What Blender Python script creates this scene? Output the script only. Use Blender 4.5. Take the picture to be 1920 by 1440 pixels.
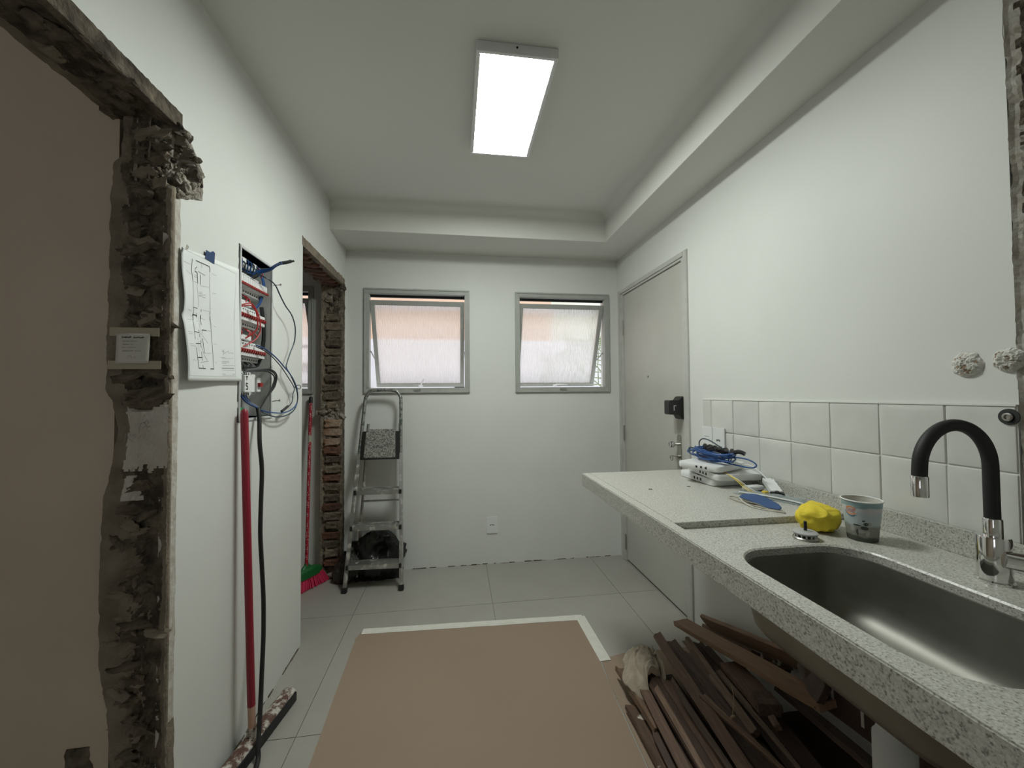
import bpy, bmesh, math, random
from mathutils import Vector, Matrix, noise, Euler
random.seed(11)
for o in list(bpy.data.objects): bpy.data.objects.remove(o)
S = bpy.context.scene
COL = S.collection
PI = math.pi

# ------------------------------------------------------------ camera, world, exposure
cam_d = bpy.data.cameras.new('camera'); cam = bpy.data.objects.new('camera', cam_d); COL.objects.link(cam)
cam_d.sensor_width = 36; cam_d.lens = 36*741.8/1920; cam_d.clip_start = .02
_y, _p, _r = .1398, .02585, -.00757
_F = Vector((math.sin(_y)*math.cos(_p), math.cos(_y)*math.cos(_p), math.sin(_p)))
_R0 = Vector((math.cos(_y), -math.sin(_y), 0)); _U0 = _R0.cross(_F)
_R = _R0*math.cos(_r)+_U0*math.sin(_r); _U = -_R0*math.sin(_r)+_U0*math.cos(_r)
cam.matrix_world = Matrix.Translation((0, 0, 1.31)) @ Matrix((_R, _U, -_F)).transposed().to_4x4()
S.camera = cam
W = bpy.data.worlds.new('overcast_sky'); S.world = W; W.use_nodes = True
W.node_tree.nodes['Background'].inputs[0].default_value = (.93, .96, 1, 1)
W.node_tree.nodes['Background'].inputs[1].default_value = 1.85
S.view_settings.view_transform = 'Standard'; S.view_settings.look = 'None'
S.view_settings.exposure = 0.0; S.view_settings.gamma = 1
LAMP = 52.0

# ------------------------------------------------------------ room constants (metres)
XL, XR, YB, ZC = -.817, 1.313, 3.088, 2.589
WT = .15                                   # left wall thickness
ZS = 2.402                                 # underside of the beams
ZK = .905                                  # counter top
XF = .632                                  # counter front

# ------------------------------------------------------------ materials
def mat(name, col, rough=.5, metal=0, col2=None, vscale=6, vpos=(.35, .65), bump=None, spec=.5, rnd=0, stretch=None, emit=None, coat=0, detail=6):
    m = bpy.data.materials.new(name); m.use_nodes = True
    nt = m.node_tree; b = nt.nodes['Principled BSDF']
    b.inputs['Base Color'].default_value = (*col, 1); b.inputs['Roughness'].default_value = rough
    b.inputs['Metallic'].default_value = metal; b.inputs['Specular IOR Level'].default_value = spec
    if coat: b.inputs['Coat Weight'].default_value = coat; b.inputs['Coat Roughness'].default_value = .08
    tc = nt.nodes.new('ShaderNodeTexCoord'); vec = tc.outputs['Object']
    if stretch:
        mp = nt.nodes.new('ShaderNodeMapping'); mp.inputs['Scale'].default_value = stretch
        nt.links.new(vec, mp.inputs[0]); vec = mp.outputs[0]
    out = None
    if col2:
        n = nt.nodes.new('ShaderNodeTexNoise'); n.inputs['Scale'].default_value = vscale; n.inputs['Detail'].default_value = detail
        r = nt.nodes.new('ShaderNodeValToRGB'); r.color_ramp.elements[0].position = vpos[0]; r.color_ramp.elements[1].position = vpos[1]
        r.color_ramp.elements[0].color = (*col, 1); r.color_ramp.elements[1].color = (*col2, 1)
        nt.links.new(vec, n.inputs['Vector']); nt.links.new(n.outputs['Fac'], r.inputs[0]); out = r.outputs[0]
    if rnd:
        oi = nt.nodes.new('ShaderNodeObjectInfo'); h = nt.nodes.new('ShaderNodeHueSaturation')
        mr = nt.nodes.new('ShaderNodeMapRange'); mr.inputs[3].default_value = 1-rnd; mr.inputs[4].default_value = 1+rnd
        nt.links.new(oi.outputs['Random'], mr.inputs[0]); nt.links.new(mr.outputs[0], h.inputs['Value'])
        if out: nt.links.new(out, h.inputs['Color'])
        else: h.inputs['Color'].default_value = (*col, 1)
        out = h.outputs[0]
    if out: nt.links.new(out, b.inputs['Base Color'])
    if bump:
        n2 = nt.nodes.new('ShaderNodeTexNoise'); n2.inputs['Scale'].default_value = bump[0]; n2.inputs['Detail'].default_value = 8
        bp = nt.nodes.new('ShaderNodeBump'); bp.inputs['Strength'].default_value = bump[1]; bp.inputs['Distance'].default_value = bump[2] if len(bump) > 2 else .01
        nt.links.new(vec, n2.inputs['Vector']); nt.links.new(n2.outputs['Fac'], bp.inputs['Height']); nt.links.new(bp.outputs[0], b.inputs['Normal'])
    if emit:
        b.inputs['Emission Color'].default_value = (*emit[0], 1); b.inputs['Emission Strength'].default_value = emit[1]
    return m

M = {}
M['paint'] = mat('white_wall_paint', (.71, .72, .685), .55, bump=(60, .06, .004), col2=(.68, .69, .655), vscale=2.5)
M['ceiling'] = mat('ceiling_paint', (.69, .69, .645), .7, bump=(40, .05, .004))
M['oldpaint'] = mat('cream_wall_paint', (.582, .486, .385), .6, col2=(.53, .44, .345), vscale=3, bump=(30, .08, .004))
M['rubble'] = mat('raw_mortar', (.055, .043, .032), .95, col2=(.20, .165, .12), vscale=22, vpos=(.38, .72), bump=(55, .9, .02))
M['mortar'] = mat('grey_mortar', (.16, .13, .095), .95, col2=(.26, .215, .16), vscale=14, bump=(90, .5, .01))
M['palemortar'] = mat('pale_mortar', (.34, .31, .26), .95, col2=(.20, .18, .145), vscale=30, bump=(80, .7, .01))
M['gypsum'] = mat('smeared_white_gypsum', (.60, .57, .51), .85, col2=(.50, .45, .39), vscale=12, bump=(30, .2, .005))
M['plasteredge'] = mat('plaster_edge', (.55, .53, .48), .9, col2=(.40, .36, .30), vscale=40, bump=(90, .5, .006))
M['brick'] = mat('red_clay_brick', (.17, .075, .045), .95, col2=(.09, .05, .035), vscale=25, bump=(60, .8, .012), rnd=.25)
M['greybrick'] = mat('grey_brown_brick', (.19, .15, .105), .95, col2=(.09, .07, .05), vscale=25, bump=(60, .8, .012), rnd=.3)
M['rustbrick'] = mat('rust_brick', (.27, .15, .085), .95, col2=(.34, .27, .20), vscale=25, bump=(60, .8, .012), rnd=.2)
M['floor'] = mat('grey_porcelain', (.355, .342, .305), .38, col2=(.335, .322, .287), vscale=5, rnd=.03)
M['grout'] = mat('floor_grout', (.25, .245, .225), .9)
M['walltile'] = mat('white_glazed_tile', (.66, .665, .625), .16, col2=(.62, .625, .585), vscale=9, rnd=.05, bump=(14, .12, .01), coat=.3)
M['tilegrout'] = mat('white_tile_grout', (.70, .70, .66), .8)
M['aluwin'] = mat('grey_window_paint', (.40, .41, .38), .45, col2=(.36, .37, .345), vscale=20)
M['door'] = mat('grey_beige_door_paint', (.49, .485, .44), .35, col2=(.46, .455, .41), vscale=4, bump=(25, .04, .004))
M['doorframe'] = mat('grey_frame_paint', (.52, .52, .485), .4, col2=(.47, .47, .435), vscale=12)
M['chrome'] = mat('chrome', (.78, .78, .77), .07, 1)
M['steel'] = mat('dull_nickel', (.42, .41, .38), .32, 1)
M['sink'] = mat('brushed_stainless', (.29, .285, .255), .52, 1, col2=(.235, .23, .205), vscale=9, bump=(60, .03, .002))
M['black'] = mat('black_plastic', (.012, .012, .011), .38)
M['rubber'] = mat('black_rubber', (.012, .012, .012), .6)
M['white'] = mat('white_plastic', (.74, .75, .74), .35)
M['offwhite'] = mat('grey_white_plastic', (.55, .56, .55), .5)
M['greybox'] = mat('grey_enclosure', (.42, .43, .42), .5)
M['dark'] = mat('dark_gap', (.03, .032, .03), .8)
M['red'] = mat('red_plastic', (.25, .012, .028), .4)
M['redt'] = mat('red_toggle', (.30, .015, .012), .4)
M['redwire'] = mat('red_wire', (.42, .02, .02), .45)
M['bluewire'] = mat('blue_wire', (.016, .07, .235), .4)
M['greenwire'] = mat('green_terminal', (.02, .30, .10), .5)
M['yellowfibre'] = mat('yellow_fibre', (.72, .55, .06), .45)
M['blackwire'] = mat('black_wire', (.012, .014, .014), .45)
M['bluegreywire'] = mat('petrol_wire', (.02, .045, .06), .4)
M['paper'] = mat('white_paper', (.76, .78, .76), .8)
M['ink'] = mat('grey_ink', (.07, .075, .075), .8)
M['fadedink'] = mat('faded_ink', (.28, .27, .25), .8)
M['note'] = mat('cream_paper', (.60, .58, .52), .85)
M['bluetape'] = mat('blue_tape', (.015, .045, .13), .6)
M['tan_tape'] = mat('tan_masking_tape', (.42, .37, .27), .7)
M['whitetape'] = mat('white_masking_tape', (.72, .71, .64), .6, col2=(.66, .65, .58), vscale=20)
M['cardboard'] = mat('brown_cardboard', (.305, .230, .166), .75, col2=(.288, .216, .155), vscale=1.6, bump=(120, .04, .002))
M['green'] = mat('green_plastic', (.015, .13, .03), .35)
M['bristle'] = mat('pink_red_bristles', (.62, .03, .10), .6)
M['bag'] = mat('black_bin_liner', (.014, .016, .014), .28, bump=(14, .5, .02))
M['darkbag'] = mat('dark_grey_sack', (.045, .042, .036), .6, bump=(20, .5, .02))
M['rag'] = mat('beige_rag', (.42, .365, .285), .95, col2=(.34, .285, .22), vscale=30, bump=(160, .4, .004))
M['yellow'] = mat('yellow_cloth', (.72, .57, .035), .75, bump=(40, .15, .004))
M['maskblue'] = mat('blue_fabric', (.04, .085, .20), .85)
M['maskgrey'] = mat('grey_lining', (.40, .37, .30), .85)
M['redwood'] = mat('ferrule_wood', (.55, .34, .25), .6)
M['twine'] = mat('straw_twine', (.40, .30, .17), .9)

def wood(name, c1, c2, paint=None):
    m = mat(name, c1, .62, col2=c2, vscale=7, stretch=(1.2, 14, 14), bump=(9, .35, .006), vpos=(.3, .7), rnd=.18)
    if paint:
        nt = m.node_tree; b = nt.nodes['Principled BSDF']; src = b.inputs['Base Color'].links[0].from_socket
        tc = nt.nodes.new('ShaderNodeTexCoord'); n = nt.nodes.new('ShaderNodeTexNoise'); n.inputs['Scale'].default_value = 11; n.inputs['Detail'].default_value = 7
        r = nt.nodes.new('ShaderNodeValToRGB'); r.color_ramp.elements[0].position = .62; r.color_ramp.elements[1].position = .66
        mx = nt.nodes.new('ShaderNodeMix'); mx.data_type = 'RGBA'
        nt.links.new(tc.outputs['Object'], n.inputs['Vector']); nt.links.new(n.outputs['Fac'], r.inputs[0]); nt.links.new(r.outputs[0], mx.inputs[0])
        nt.links.new(src, mx.inputs[6]); mx.inputs[7].default_value = (*paint, 1); nt.links.new(mx.outputs[2], b.inputs['Base Color'])
    return m
M['wdark'] = wood('dark_stained_wood', (.042, .0225, .0145), (.098, .055, .036))
M['wmid'] = wood('brown_stained_wood', (.085, .047, .030), (.165, .096, .060))
M['wlight'] = wood('bare_brown_wood', (.17, .10, .06), (.28, .175, .108))
M['wworn'] = wood('worn_wood', (.10, .06, .036), (.21, .135, .09))
M['wpaint'] = wood('paint_splashed_wood', (.075, .045, .03), (.14, .085, .055), (.60, .55, .47))
M['wred'] = wood('reddish_veneer', (.045, .024, .018), (.07, .038, .028))

def speckled(name, cols, scale):
    m = bpy.data.materials.new(name); m.use_nodes = True; nt = m.node_tree; b = nt.nodes['Principled BSDF']
    b.inputs['Roughness'].default_value = .32
    tc = nt.nodes.new('ShaderNodeTexCoord')
    v = nt.nodes.new('ShaderNodeTexVoronoi'); v.inputs['Scale'].default_value = scale
    n = nt.nodes.new('ShaderNodeTexNoise'); n.inputs['Scale'].default_value = scale*.9; n.inputs['Detail'].default_value = 5
    nt.links.new(tc.outputs['Object'], v.inputs['Vector']); nt.links.new(tc.outputs['Object'], n.inputs['Vector'])
    r = nt.nodes.new('ShaderNodeValToRGB'); r.color_ramp.elements[0].position = .34; r.color_ramp.elements[1].position = .56
    r.color_ramp.elements[0].color = (*cols[0], 1); r.color_ramp.elements[1].color = (*cols[1], 1)
    e = r.color_ramp.elements.new(.44); e.color = (*cols[2], 1)
    nt.links.new(n.outputs['Fac'], r.inputs[0])
    mx = nt.nodes.new('ShaderNodeMix'); mx.data_type = 'RGBA'; mx.blend_type = 'MULTIPLY'; mx.inputs[0].default_value = .30
    bw = nt.nodes.new('ShaderNodeRGBToBW'); nt.links.new(v.outputs['Color'], bw.inputs[0]); nt.links.new(r.outputs[0], mx.inputs[6]); nt.links.new(bw.outputs[0], mx.inputs[7])
    nt.links.new(mx.outputs[2], b.inputs['Base Color'])
    return m
M['granite'] = speckled('speckled_grey_granite', ((.23, .22, .195), (.63, .63, .575), (.53, .52, .465)), 265)

def paintsplash(name, base, rough, metal, paint, scale, lo, hi):
    m = mat(name, base, rough, metal); nt = m.node_tree; b = nt.nodes['Principled BSDF']
    tc = nt.nodes.new('ShaderNodeTexCoord'); n = nt.nodes.new('ShaderNodeTexNoise'); n.inputs['Scale'].default_value = scale; n.inputs['Detail'].default_value = 9; n.inputs['Roughness'].default_value = .7
    r = nt.nodes.new('ShaderNodeValToRGB'); r.color_ramp.elements[0].position = lo; r.color_ramp.elements[1].position = hi
    mx = nt.nodes.new('ShaderNodeMix'); mx.data_type = 'RGBA'; mx.inputs[6].default_value = (*base, 1); mx.inputs[7].default_value = (*paint, 1)
    nt.links.new(tc.outputs['Object'], n.inputs['Vector']); nt.links.new(n.outputs['Fac'], r.inputs[0]); nt.links.new(r.outputs[0], mx.inputs[0]); nt.links.new(mx.outputs[2], b.inputs['Base Color'])
    inv = nt.nodes.new('ShaderNodeMath'); inv.operation = 'MULTIPLY_ADD'; inv.inputs[1].default_value = -metal; inv.inputs[2].default_value = metal
    nt.links.new(r.outputs[0], inv.inputs[0]); nt.links.new(inv.outputs[0], b.inputs['Metallic'])
    return m
M['alu'] = paintsplash('paint_spotted_aluminium', (.42, .42, .40), .34, .9, (.55, .54, .49), 26, .52, .60)
M['platform'] = paintsplash('paint_smeared_black_tread', (.05, .05, .047), .6, 0, (.40, .39, .35), 110, .40, .60)
M['hoopalu'] = paintsplash('smeared_aluminium_tube', (.40, .40, .38), .3, .9, (.06, .09, .075), 30, .50, .58)
M['mophead'] = paintsplash('paint_spattered_brown_wood', (.10, .05, .035), .7, 0, (.55, .52, .46), 24, .48, .58)

# spotted broom pole
def dots(name, base, dot, scale):
    m = mat(name, base, .4); nt = m.node_tree; b = nt.nodes['Principled BSDF']
    tc = nt.nodes.new('ShaderNodeTexCoord'); v = nt.nodes.new('ShaderNodeTexVoronoi'); v.inputs['Scale'].default_value = scale; v.inputs['Randomness'].default_value = .35
    r = nt.nodes.new('ShaderNodeValToRGB'); r.color_ramp.elements[0].position = .26; r.color_ramp.elements[1].position = .32
    r.color_ramp.elements[0].color = (*dot, 1); r.color_ramp.elements[1].color = (*base, 1)
    nt.links.new(tc.outputs['Object'], v.inputs['Vector']); nt.links.new(v.outputs['Distance'], r.inputs[0]); nt.links.new(r.outputs[0], b.inputs['Base Color'])
    return m
M['dots'] = dots('red_polka_dot_sleeve', (.33, .012, .03), (.62, .55, .52), 95)

def glass_mat():
    m = bpy.data.materials.new('fluted_frosted_glass'); m.use_nodes = True; nt = m.node_tree; nt.nodes.clear()
    o = nt.nodes.new('ShaderNodeOutputMaterial'); mx = nt.nodes.new('ShaderNodeMixShader'); mx.inputs[0].default_value = .62
    t = nt.nodes.new('ShaderNodeBsdfTranslucent'); t.inputs[0].default_value = (.93, .94, .96, 1)
    g = nt.nodes.new('ShaderNodeBsdfRefraction'); g.inputs['Roughness'].default_value = .16; g.inputs['IOR'].default_value = 1.12; g.inputs[0].default_value = (.97, .97, .96, 1)
    nt.links.new(t.outputs[0], mx.inputs[1]); nt.links.new(g.outputs[0], mx.inputs[2]); nt.links.new(mx.outputs[0], o.inputs[0])
    return m
M['glass'] = glass_mat()
def clear_plastic():
    m = bpy.data.materials.new('clear_plastic_film'); m.use_nodes = True; nt = m.node_tree; nt.nodes.clear()
    o = nt.nodes.new('ShaderNodeOutputMaterial'); mx = nt.nodes.new('ShaderNodeMixShader'); mx.inputs[0].default_value = .55
    t = nt.nodes.new('ShaderNodeBsdfTransparent'); t.inputs[0].default_value = (.82, .88, .90, 1)
    g = nt.nodes.new('ShaderNodeBsdfPrincipled'); g.inputs['Base Color'].default_value = (.42, .47, .48, 1); g.inputs['Roughness'].default_value = .12
    nt.links.new(t.outputs[0], mx.inputs[1]); nt.links.new(g.outputs[0], mx.inputs[2]); nt.links.new(mx.outputs[0], o.inputs[0])
    return m
M['film'] = clear_plastic()
M['led'] = mat('lit_led_diffuser', (.9, .95, .93), .5, emit=((.92, .97, .925), LAMP))

# ------------------------------------------------------------ mesh helpers
WORLD = {}
class MB:
    def __init__(s): s.v = []; s.f = []; s.m = []
    def add(s, vs, fs, mi=0):
        k = len(s.v); s.v += [Vector(v) for v in vs]
        for f in fs: s.f.append(tuple(i+k for i in f)); s.m.append(mi)
        return s
    def box(s, x0, x1, y0, y1, z0, z1, T=None, mi=0):
        vs = [Vector((x, y, z)) for z in (z0, z1) for y in (y0, y1) for x in (x0, x1)]
        if T: vs = [T @ v for v in vs]
        return s.add(vs, [(0, 2, 3, 1), (4, 5, 7, 6), (0, 1, 5, 4), (2, 6, 7, 3), (0, 4, 6, 2), (1, 3, 7, 5)], mi)
    def tube(s, pts, r, n=8, mi=0, closed=False, squash=None):
        pts = [Vector(p) for p in pts]; rs = r if isinstance(r, (list, tuple)) else [r]*len(pts)
        rings = []; up = None; L = len(pts)
        for i, p in enumerate(pts):
            if closed: d = pts[(i+1) % L]-pts[i-1]
            else: d = pts[min(i+1, L-1)]-pts[max(i-1, 0)]
            d.normalize()
            if up is None: up = Vector((0, 0, 1)) if abs(d.z) < .9 else Vector((1, 0, 0))
            a = d.cross(up)
            if a.length < 1e-5: a = d.orthogonal()
            a.normalize(); b = a.cross(d).normalized(); up = b
            rings.append([p+(a*math.cos(t*2*PI/n)+b*math.sin(t*2*PI/n)*(squash or 1))*rs[i] for t in range(n)])
        vs = [v for R_ in rings for v in R_]; fs = []
        for i in range(L if closed else L-1):
            j = (i+1) % L
            for t in range(n): fs.append((i*n+t, i*n+(t+1) % n, j*n+(t+1) % n, j*n+t))
        if not closed: fs += [tuple(range(n))[::-1], tuple((L-1)*n+t for t in range(n))]
        return s.add(vs, fs, mi)
    def lathe(s, prof, c=(0, 0, 0), n=32, T=None, mi=0, cap=True):
        vs = []; fs = []; c = Vector(c)
        for r, z in prof:
            for t in range(n):
                v = Vector((r*math.cos(t*2*PI/n), r*math.sin(t*2*PI/n), z)); vs.append(c+(T @ v if T else v))
        for i in range(len(prof)-1):
            for t in range(n): fs.append((i*n+t, i*n+(t+1) % n, (i+1)*n+(t+1) % n, (i+1)*n+t))
        if cap: fs += [tuple(range(n))[::-1], tuple((len(prof)-1)*n+t for t in range(n))]
        return s.add(vs, fs, mi)
    def prism(s, poly, axis, a, b, T=None, mi=0):
        n = len(poly); vs = []
        for w in (a, b):
            for p in poly:
                v = {'x': Vector((w, p[0], p[1])), 'y': Vector((p[0], w, p[1])), 'z': Vector((p[0], p[1], w))}[axis]
                vs.append(T @ v if T else v)
        fs = [tuple(range(n))[::-1], tuple(range(n, 2*n))]+[(i, (i+1) % n, n+(i+1) % n, n+i) for i in range(n)]
        return s.add(vs, fs, mi)
    def grid(s, nu, nv, fn, mi=0, mfn=None):
        vs = [fn(i/nu, j/nv) for j in range(nv+1) for i in range(nu+1)]
        k = len(s.v); s.v += [Vector(v) for v in vs]
        for j in range(nv):
            for i in range(nu):
                a = j*(nu+1)+i; s.f.append((k+a, k+a+1, k+a+nu+2, k+a+nu+1)); s.m.append(mfn((i+.5)/nu, (j+.5)/nv) if mfn else mi)
        return s
    def build(s, name, mats, parent=None, smooth=False, bevel=0, origin=None, solid=0, recalc=True):
        if not isinstance(mats, (list, tuple)): mats = [mats]
        if parent is not None: o0 = WORLD[parent.name]
        else:
            if origin is None:
                lo = [min(v[i] for v in s.v) for i in range(3)]; hi = [max(v[i] for v in s.v) for i in range(3)]
                origin = ((lo[0]+hi[0])/2, (lo[1]+hi[1])/2, lo[2])
            o0 = Vector(origin)
        me = bpy.data.meshes.new(name); me.from_pydata([v-o0 for v in s.v], [], s.f)
        for m in mats: me.materials.append(M[m] if isinstance(m, str) else m)
        for p, mi in zip(me.polygons, s.m): p.material_index = mi
        bm = bmesh.new(); bm.from_mesh(me)
        if bevel:
            es = [e for e in bm.edges if len(e.link_faces) == 2 and e.calc_face_angle(0) > .5]
            bmesh.ops.bevel(bm, geom=es, offset=bevel, segments=2, affect='EDGES', clamp_overlap=True)
        if recalc: bmesh.ops.recalc_face_normals(bm, faces=bm.faces)
        if smooth:
            for f in bm.faces: f.smooth = True
            for e in bm.edges:
                if len(e.link_faces) == 2 and e.calc_face_angle(0) > .7: e.smooth = False
        bm.to_mesh(me); bm.free()
        ob = bpy.data.objects.new(name, me); COL.objects.link(ob)
        if solid: md = ob.modifiers.new('thickness', 'SOLIDIFY'); md.thickness = abs(solid); md.offset = -1 if solid > 0 else 1
        if parent is not None: ob.parent = parent; WORLD[ob.name] = o0
        else: ob.location = o0; WORLD[ob.name] = o0
        return ob
def tag(o, label, cat, group=None, kind=None):
    if label: o['label'] = label
    if cat: o['category'] = cat
    if group: o['group'] = group
    if kind: o['kind'] = kind
    return o
def thing(name, loc, label, cat, group=None, kind=None):
    o = bpy.data.objects.new(name, None); COL.objects.link(o); o.location = loc; o.empty_display_size = .05; WORLD[o.name] = Vector(loc)
    return tag(o, label, cat, group, kind)
def struct(o, label=None): o['kind'] = 'structure'; 
def lab(o, l): o['label'] = l; return o
def place_copy(src, name, parent, offset):
    c = src.copy(); c.name = name; COL.objects.link(c); c.parent = parent; c.location = src.location+Vector(offset); WORLD[c.name] = WORLD[parent.name]
    return c
def crv(pts, n=8, closed=False):
    P = [Vector(p) for p in pts]; out = []; L = len(P)
    for i in range(L if closed else L-1):
        a, b, c, d = (P[(i-1) % L], P[i], P[(i+1) % L], P[(i+2) % L]) if closed else (P[max(i-1, 0)], P[i], P[i+1], P[min(i+2, L-1)])
        for k in range(n):
            t = k/n; out.append(.5*((2*b)+(c-a)*t+(2*a-5*b+4*c-d)*t*t+(3*b-a-3*c+d)*t**3))
    if not closed: out.append(P[-1])
    return out
def fr(x, y, z, s=1, oct=4): return noise.fractal(Vector((x*s, y*s, z*s)), 1.0, 2.0, oct)
def rotz(a, c): return Matrix.Translation(c) @ Matrix.Rotation(a, 4, 'Z') @ Matrix.Translation(-Vector(c))
def basis(p, d, up=(0, 0, 1)):
    d = Vector(d).normalized(); a = Vector(up).cross(d)
    if a.length < 1e-4: a = Vector((1, 0, 0)).cross(d)
    a.normalize(); b = d.cross(a)
    return Matrix.Translation(p) @ Matrix((d, a, b)).transposed().to_4x4()     # local x along d, y sideways, z up-ish

def wall(name, mats, mapfn, us, vs, holes, depth):
    """slab with rectangular holes; mapfn(u, v, d) -> point, d = 0 front, depth = back. holes: (u0,u1,v0,v1,through)"""
    U = sorted(set(us+[h[i] for h in holes for i in (0, 1)])); V = sorted(set(vs+[h[i] for h in holes for i in (2, 3)]))
    U = [u for u in U if us[0] <= u <= us[-1]]; V = [v for v in V if vs[0] <= v <= vs[-1]]
    def inh(i, j, back):
        if i < 0 or j < 0 or i >= len(U)-1 or j >= len(V)-1: return None
        u, v = (U[i]+U[i+1])/2, (V[j]+V[j+1])/2
        for h in holes:
            if h[0] < u < h[1] and h[2] < v < h[3] and (h[4] or not back): return h
        return False
    mb = MB()
    for i in range(len(U)-1):
        for j in range(len(V)-1):
            u0, u1, v0, v1 = U[i], U[i+1], V[j], V[j+1]
            if inh(i, j, False) is False: mb.add([mapfn(u0, v0, 0), mapfn(u1, v0, 0), mapfn(u1, v1, 0), mapfn(u0, v1, 0)], [(0, 1, 2, 3)])
            if inh(i, j, True) is False: mb.add([mapfn(u0, v0, depth), mapfn(u1, v0, depth), mapfn(u1, v1, depth), mapfn(u0, v1, depth)], [(3, 2, 1, 0)])
            for di, dj, ed in ((1, 0, ((u1, v0), (u1, v1))), (-1, 0, ((u0, v1), (u0, v0))), (0, 1, ((u1, v1), (u0, v1))), (0, -1, ((u0, v0), (u1, v0)))):
                me_, nb = inh(i, j, False), inh(i+di, j+dj, False)
                if me_ is False and nb is not False:
                    (a, b), (c, d) = ed; mb.add([mapfn(a, b, 0), mapfn(c, d, 0), mapfn(c, d, depth), mapfn(a, b, depth)], [(0, 1, 2, 3)])
    bm_o = mb.build(name, mats, recalc=False)
    bm = bmesh.new(); bm.from_mesh(bm_o.data); bmesh.ops.remove_doubles(bm, verts=bm.verts, dist=1e-4); bmesh.ops.recalc_face_normals(bm, faces=bm.faces); bm.to_mesh(bm_o.data); bm.free()
    bm_o['kind'] = 'structure'
    return bm_o

def rough_strip(name, mats, mfn, fn, nu, nv, parent, back):
    """displaced sheet of raw masonry with turned-back edges; fn(a,b)->point, back = offset vector of the skirt"""
    mb = MB(); mb.grid(nu, nv, fn, mfn=mfn); bk = Vector(back)
    idx = lambda i, j: j*(nu+1)+i
    loop = [idx(i, 0) for i in range(nu+1)]+[idx(nu, j) for j in range(1, nv+1)]+[idx(i, nv) for i in range(nu-1, -1, -1)]+[idx(0, j) for j in range(nv-1, 0, -1)]
    k = len(mb.v)
    for i in loop: mb.v.append(mb.v[i]+bk)
    for a in range(len(loop)):
        b = (a+1) % len(loop); mb.f.append((loop[a], loop[b], k+b, k+a)); mb.m.append(0)
    return mb.build(name, mats, parent)

_rock = {}
def rock_mesh(key, mname, seed, sx, sy, sz, rough=.3, sub=2, pw=.62):
    if key in _rock: return _rock[key]
    bm = bmesh.new(); bmesh.ops.create_icosphere(bm, subdivisions=sub, radius=1)
    for v in bm.verts:
        d = v.co.normalized(); k = 1+rough*noise.noise(d*1.7+Vector((seed*3.1, seed, 0)))+rough*.6*noise.noise(d*4+Vector((0, seed*2.3, seed)))
        p = Vector([math.copysign(abs(c)**pw, c) for c in d])*k
        v.co = Vector((p.x*sx, p.y*sy, p.z*sz))
    me = bpy.data.meshes.new(key); bm.to_mesh(me); bm.free(); me.materials.append(M[mname]); _rock[key] = me
    return me
def piece(name, me, parent, p, rot=(0, 0, 0), sc=(1, 1, 1)):
    o = bpy.data.objects.new(name, me); COL.objects.link(o); o.parent = parent; o.location = Vector(p)-WORLD[parent.name]; o.rotation_euler = rot; o.scale = sc; WORLD[o.name] = WORLD[parent.name]
    return o
def strokes(mb, segs, mapfn, lift=0):
    """flat ink strokes: list of (width, [(u,v)..]) on a surface mapfn(u,v)->point"""
    for w, pts in segs:
        for (a, b), (c, d) in zip(pts[:-1], pts[1:]):
            L = math.hypot(c-a, d-b)
            if L < 1e-6: continue
            nx, ny = -(d-b)/L*w/2, (c-a)/L*w/2; n = max(1, int(L/.02))
            for k in range(n):
                t0, t1 = k/n, (k+1)/n
                q = [(a+(c-a)*t0+nx, b+(d-b)*t0+ny), (a+(c-a)*t0-nx, b+(d-b)*t0-ny), (a+(c-a)*t1-nx, b+(d-b)*t1-ny), (a+(c-a)*t1+nx, b+(d-b)*t1+ny)]
                mb.add([mapfn(*p) for p in q], [(0, 1, 2, 3)])

# ============================================================ THE SETTING
# floor: base + large porcelain tiles
fl = MB().box(-2.5, 1.47, -1.4, 3.2, -.12, -.005).build('floor', 'grout', origin=(0, 0, -.12)); struct(fl)
fl['label'] = 'light grey floor of large square porcelain tiles'
fx = [-2.5, -2.288, -1.452, -.616, .220, 1.056, 1.47]; fy = [-1.4, -.904, -.051, .802, 1.655, 2.508, 3.2]
for i in range(6):
    for j in range(6):
        g = .0014
        MB().box(fx[i]+g, fx[i+1]-g, fy[j]+g, fy[j+1]-g, -.005, 0).build('tile', 'floor', fl)
# ceiling and beams
ce = MB().box(-2.5, 1.47, -1.4, 3.2, ZC, ZC+.12).build('ceiling', 'ceiling'); struct(ce); ce['label'] = 'plain off-white ceiling'
def beam(name, pts2, axis, a, b, label):
    o = MB().prism(pts2, axis, a, b).build(name, 'ceiling', smooth=True); struct(o); o['label'] = label; return o
def filleted(x0, x1, zt, zb, r=.05, e=.006):
    # x0 = inner face, x1 = wall side; coved where the inner face meets the ceiling, eased lower edge
    P = []
    s = 1 if x1 > x0 else -1
    for k in range(7):
        t = k/6*PI/2; P.append((x0-s*r+s*r*math.sin(t), zt-r+r*math.cos(t)))
    P += [(x0, zb+e), (x0+s*e*.3, zb+e*.3), (x0+s*e, zb), (x1, zb), (x1, zt+.01), (x0-s*r, zt+.01)]
    return P
trim1 = beam('trim_1', filleted(1.067, 1.33, ZC, ZS), 'y', -1.35, 3.1, 'plastered beam along the top of the right wall')
trim2 = beam('trim_2', filleted(2.708, 3.10, ZC, ZS), 'x', XL-.01, 1.069, 'plastered beam along the top of the window wall')

# back wall (runs on into the service room on the left)
WIN = [(-.681, .100), (.466, 1.234), (-1.86, -1.045)]; WZ = (1.33, 2.113)
wb = wall('wall_back', 'paint', lambda u, v, d: (u, YB+d, v), [-2.5, 1.47], [0, ZC], [(a+.012, b-.012, WZ[0]+.012, WZ[1]-.012, True) for a, b in WIN], .14)
wb['label'] = 'white wall with two awning windows'
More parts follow.
